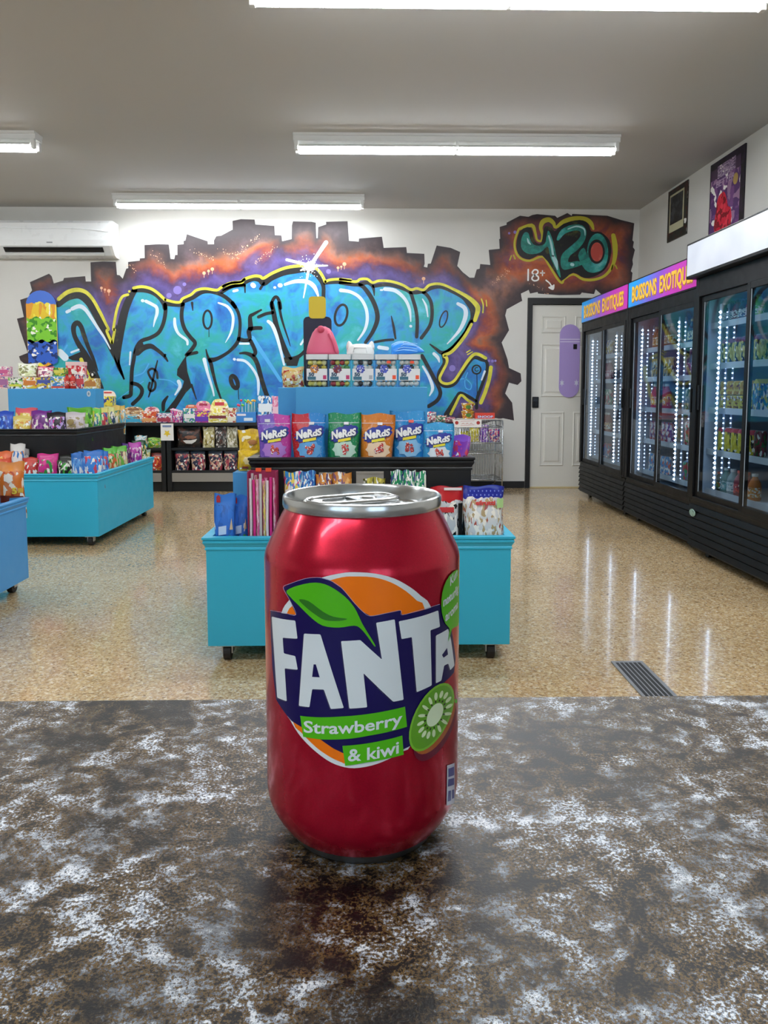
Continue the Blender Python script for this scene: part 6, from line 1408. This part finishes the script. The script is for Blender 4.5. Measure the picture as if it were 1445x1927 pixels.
for ua, ub, vt, z, c, lab in ((284, 311, 853, .226, ('#c8342a', '#e08a3a', '#a0281f', '#7a201a'), 'red snack pack low in the left shelf bay'), (276, 306, 824, .466, ('#7ab83a', '#e0d04a', '#3a7a2a', '#8ac44a'), 'lime green snack pack in the left shelf bay'), (252, 276, 820, .466, ('#dfe6ea', '#3aa8b8', '#c8902a', None), 'white and teal snack pack in the left shelf bay')): shelfpack(lab, ua, ub, vt, z, c, int(ua) % 5)
# ================================================================== wire cart and its goods
q0, q1 = aY(866, 800, 7.55), aY(946, 800, 7.55); x0, x1 = q0[0], q1[0]; y0, y1 = 7.55, 8.0
zt, zm = .765, .535
t = thing('wire_cart', 'chrome wire basket cart beside the door frame', 'cart', ((x0 + x1) / 2, 7.78, 0))
CHR = flat('#b9bcbe', .25, .85)
def bars(name, segs, r, kind=None):
    bm = bmesh.new()
    for s in segs: tube(bm, s, r, 6)
    o = wobj(name, bm, CHR, t, True, kind)
for z, n in ((zt, 'top_rail'), (.70, 'middle_rail'), (zm, 'basket_rail'), (.43, 'lower_rail'), (.16, 'bottom_rail')):
    bars(n, [[(x0, y0, z), (x1, y0, z), (x1, y1, z), (x0, y1, z), (x0, y0, z)]], .006)
for x in (x0, x1):
    for y in (y0, y1): bars('leg', [[(x, y, .07), (x, y, zt)]], .007)
wires = []
n = 16
for k in range(1, n):
    x = x0 + (x1 - x0) * k / n; wires += [[(x, y0, .16), (x, y0, zt)], [(x, y1, .16), (x, y1, zt)], [(x, y0, zm), (x, y1, zm)]]
for k in range(1, 10):
    y = y0 + (y1 - y0) * k / 10; wires += [[(x1, y, .16), (x1, y, zt)], [(x0, y, .16), (x0, y, zt)]]
bars('wire_mesh', wires, .0022, 'stuff')
for x in (x0 + .02, x1 - .02):
    for y in (y0 + .02, y1 - .02):
        bm = bmesh.new(); tube(bm, [(x - .01, y, .035), (x + .01, y, .035)], .034, 14); wobj('caster', bm, flat('#5a5448', .5), t)
wobj('side_shelf', BM((x0 + .01, x1 - .01, y0 + .01, y1 - .01, .155, .16)), CHR, t)
sa, sb = aY(853, 790, 7.53), aY(906, 804, 7.53)
s = thing('cart_sign', 'white sign with two red dots on the wire cart', 'sign', ((sa[0] + sb[0]) / 2, 7.53, sb[2])); wd = sb[0] - sa[0]; h = sa[2] - sb[2]
obj('board', BM((-wd / 2, wd / 2, -.001, .003, 0, h)), flat('#e8e4e0', .5), s)
for sx in (-1, 1): bm = bmesh.new(); polyf(bm, ell(sx * wd * .38, h * .6, .018, .018), lambda a, b: (a, -.0016, b)); obj('red_dot', bm, flat('#a8302a', .5), s)
bm = bmesh.new(); fnn = lambda a, b: (a, -.0016, b)
for y_ in (.22, .78): ribbon(bm, [(-wd * .24, h * y_), (0, h * (y_ + .05)), (wd * .24, h * (y_ + .1))], .003, fnn)
obj('frame_print', bm, flat('#c0504a', .5), s)
bm = bmesh.new()
for k in range(3): ribbon(bm, [(-wd * .2 + k * wd * .14, h * .42), (-wd * .15 + k * wd * .14, h * .56), (-wd * .11 + k * wd * .14, h * .44)], .004, fnn)
obj('red_scribble', bm, flat('#b8463e', .5), s)
CZ2 = zm + .008
for i, (ua, ub, vt, c, lab, z) in enumerate(((866, 884, 812, ('#c8b82a', '#e0d45a', '#7a7a2a'), 'olive yellow packet at the left of the wire cart', CZ2), (884, 903, 806, ('#e0d03a', '#c8b82a', '#f0e890'), 'bright yellow packet in the middle of the wire cart', CZ2), (903, 920, 800, ('#7a4ab0', '#d8a8d8', '#5a2a8a'), 'purple candy packet in the wire cart', CZ2), (920, 942, 808, ('#4a2f8a', '#e0b8a8', '#c83a6a'), 'violet and cream candy packet at the right of the wire cart', CZ2))):
    bagpx('candy_packet', lab, ua, ub, vt, 7.60 + .04 * (i % 2), z, pack(*c, None, i, 5, .3, .9), 'pillow', .04)
for i, (v0_, v1_) in enumerate(((772, 788), (757, 772))):
    pa = aY(880, v0_, 7.72); z = .738 + .083 * i; h = .08
    if i == 0:
        tr = thing('cart_tray', 'pale board laid across the top of the wire cart', 'board', ((x0 + x1) / 2, 7.76, zt + .006)); wobj('board', BM((x0 + .005, x1 - .005, 7.62, 7.92, zt + .0065, zt + .012)), flat('#cfcac2', .5), tr); wobj('lip', BM((x0 + .005, x1 - .005, 7.615, 7.62, zt + .0065, zt + .018)), flat('#c4beb6', .5), tr)
    z = zt + .013 + .083 * i
    bm = bmesh.new(); lathe(bm, [(0, 0), (.05, 0), (.066, h * .9), (.07, h * .9), (.07, h), (0, h)], 20)
    o = tag(obj('noodle_cup', bm, pack('#c8902a', '#e0b84a', '#b03a2a', None, i, 4, .4), None, True, (pa[0], 7.72, z)), ('lower' if i == 0 else 'upper') + ' of two stacked orange noodle cups above the cart', 'cup', 'noodle cups'); sharp(o)
    bm = bmesh.new(); polyf(bm, ell(0, h * .5, .028, .02), lambda a, b: (a, -.0625 + .0 * b, b)); obj('green_print', bm, flat('#4a7a2a', .5), o)
pa, pb = aY(894, 777, 7.68), aY(931, 777, 7.68); z = zt + .013; wd = pb[0] - pa[0]; h = pa[2] - z
t = thing('cereal_box', 'red box with blue outlined white lettering on the cart', 'box', ((pa[0] + pb[0]) / 2, 7.7, z)); obj('carton', BM((-wd / 2, wd / 2, -.02, .02, 0, h), bev=.001), flat('#d8402c', .45), t)
bm = textbm('SNOOP', lambda a, b: (-wd * .38 + a * wd * .8, -.0212, h * .18 + b * h * .36), .06); obj('lettering_edge', bm, flat('#2a5ab0', .45), t)
bm = textbm('SNOOP', lambda a, b: (-wd * .37 + a * wd * .78, -.022, h * .2 + b * h * .34), .01); obj('lettering', bm, flat('#e8eef4', .45), t)
box_thing('candy_box', 'low white and pink box left of the noodle cups', 846, 868, 789, 7.66, zt + .013, .06, pack('#e0dcd6', '#c8808a', '#d8c8c0', None, 2, 4, .4), cat='box')
for i, (ua, ub, vt, c, lab) in enumerate(((802, 822, 775, ('#d8d4d0', '#5a5a70', '#c83a5a'), 'white and grey bag right of the middle stand'), (820, 842, 782, ('#3a7a5a', '#c83a4a', '#e8e0d0'), 'green and red bag right of the middle stand'), (838, 858, 785, ('#a83a5a', '#3a3a4a', '#e0d0c8'), 'dark red bag right of the middle stand'))):
    bagpx('candy_bag', lab, ua, ub, vt, WY + .02, ST, pack(*c, None, i, 5, .3, .86), 'pillow', .04)
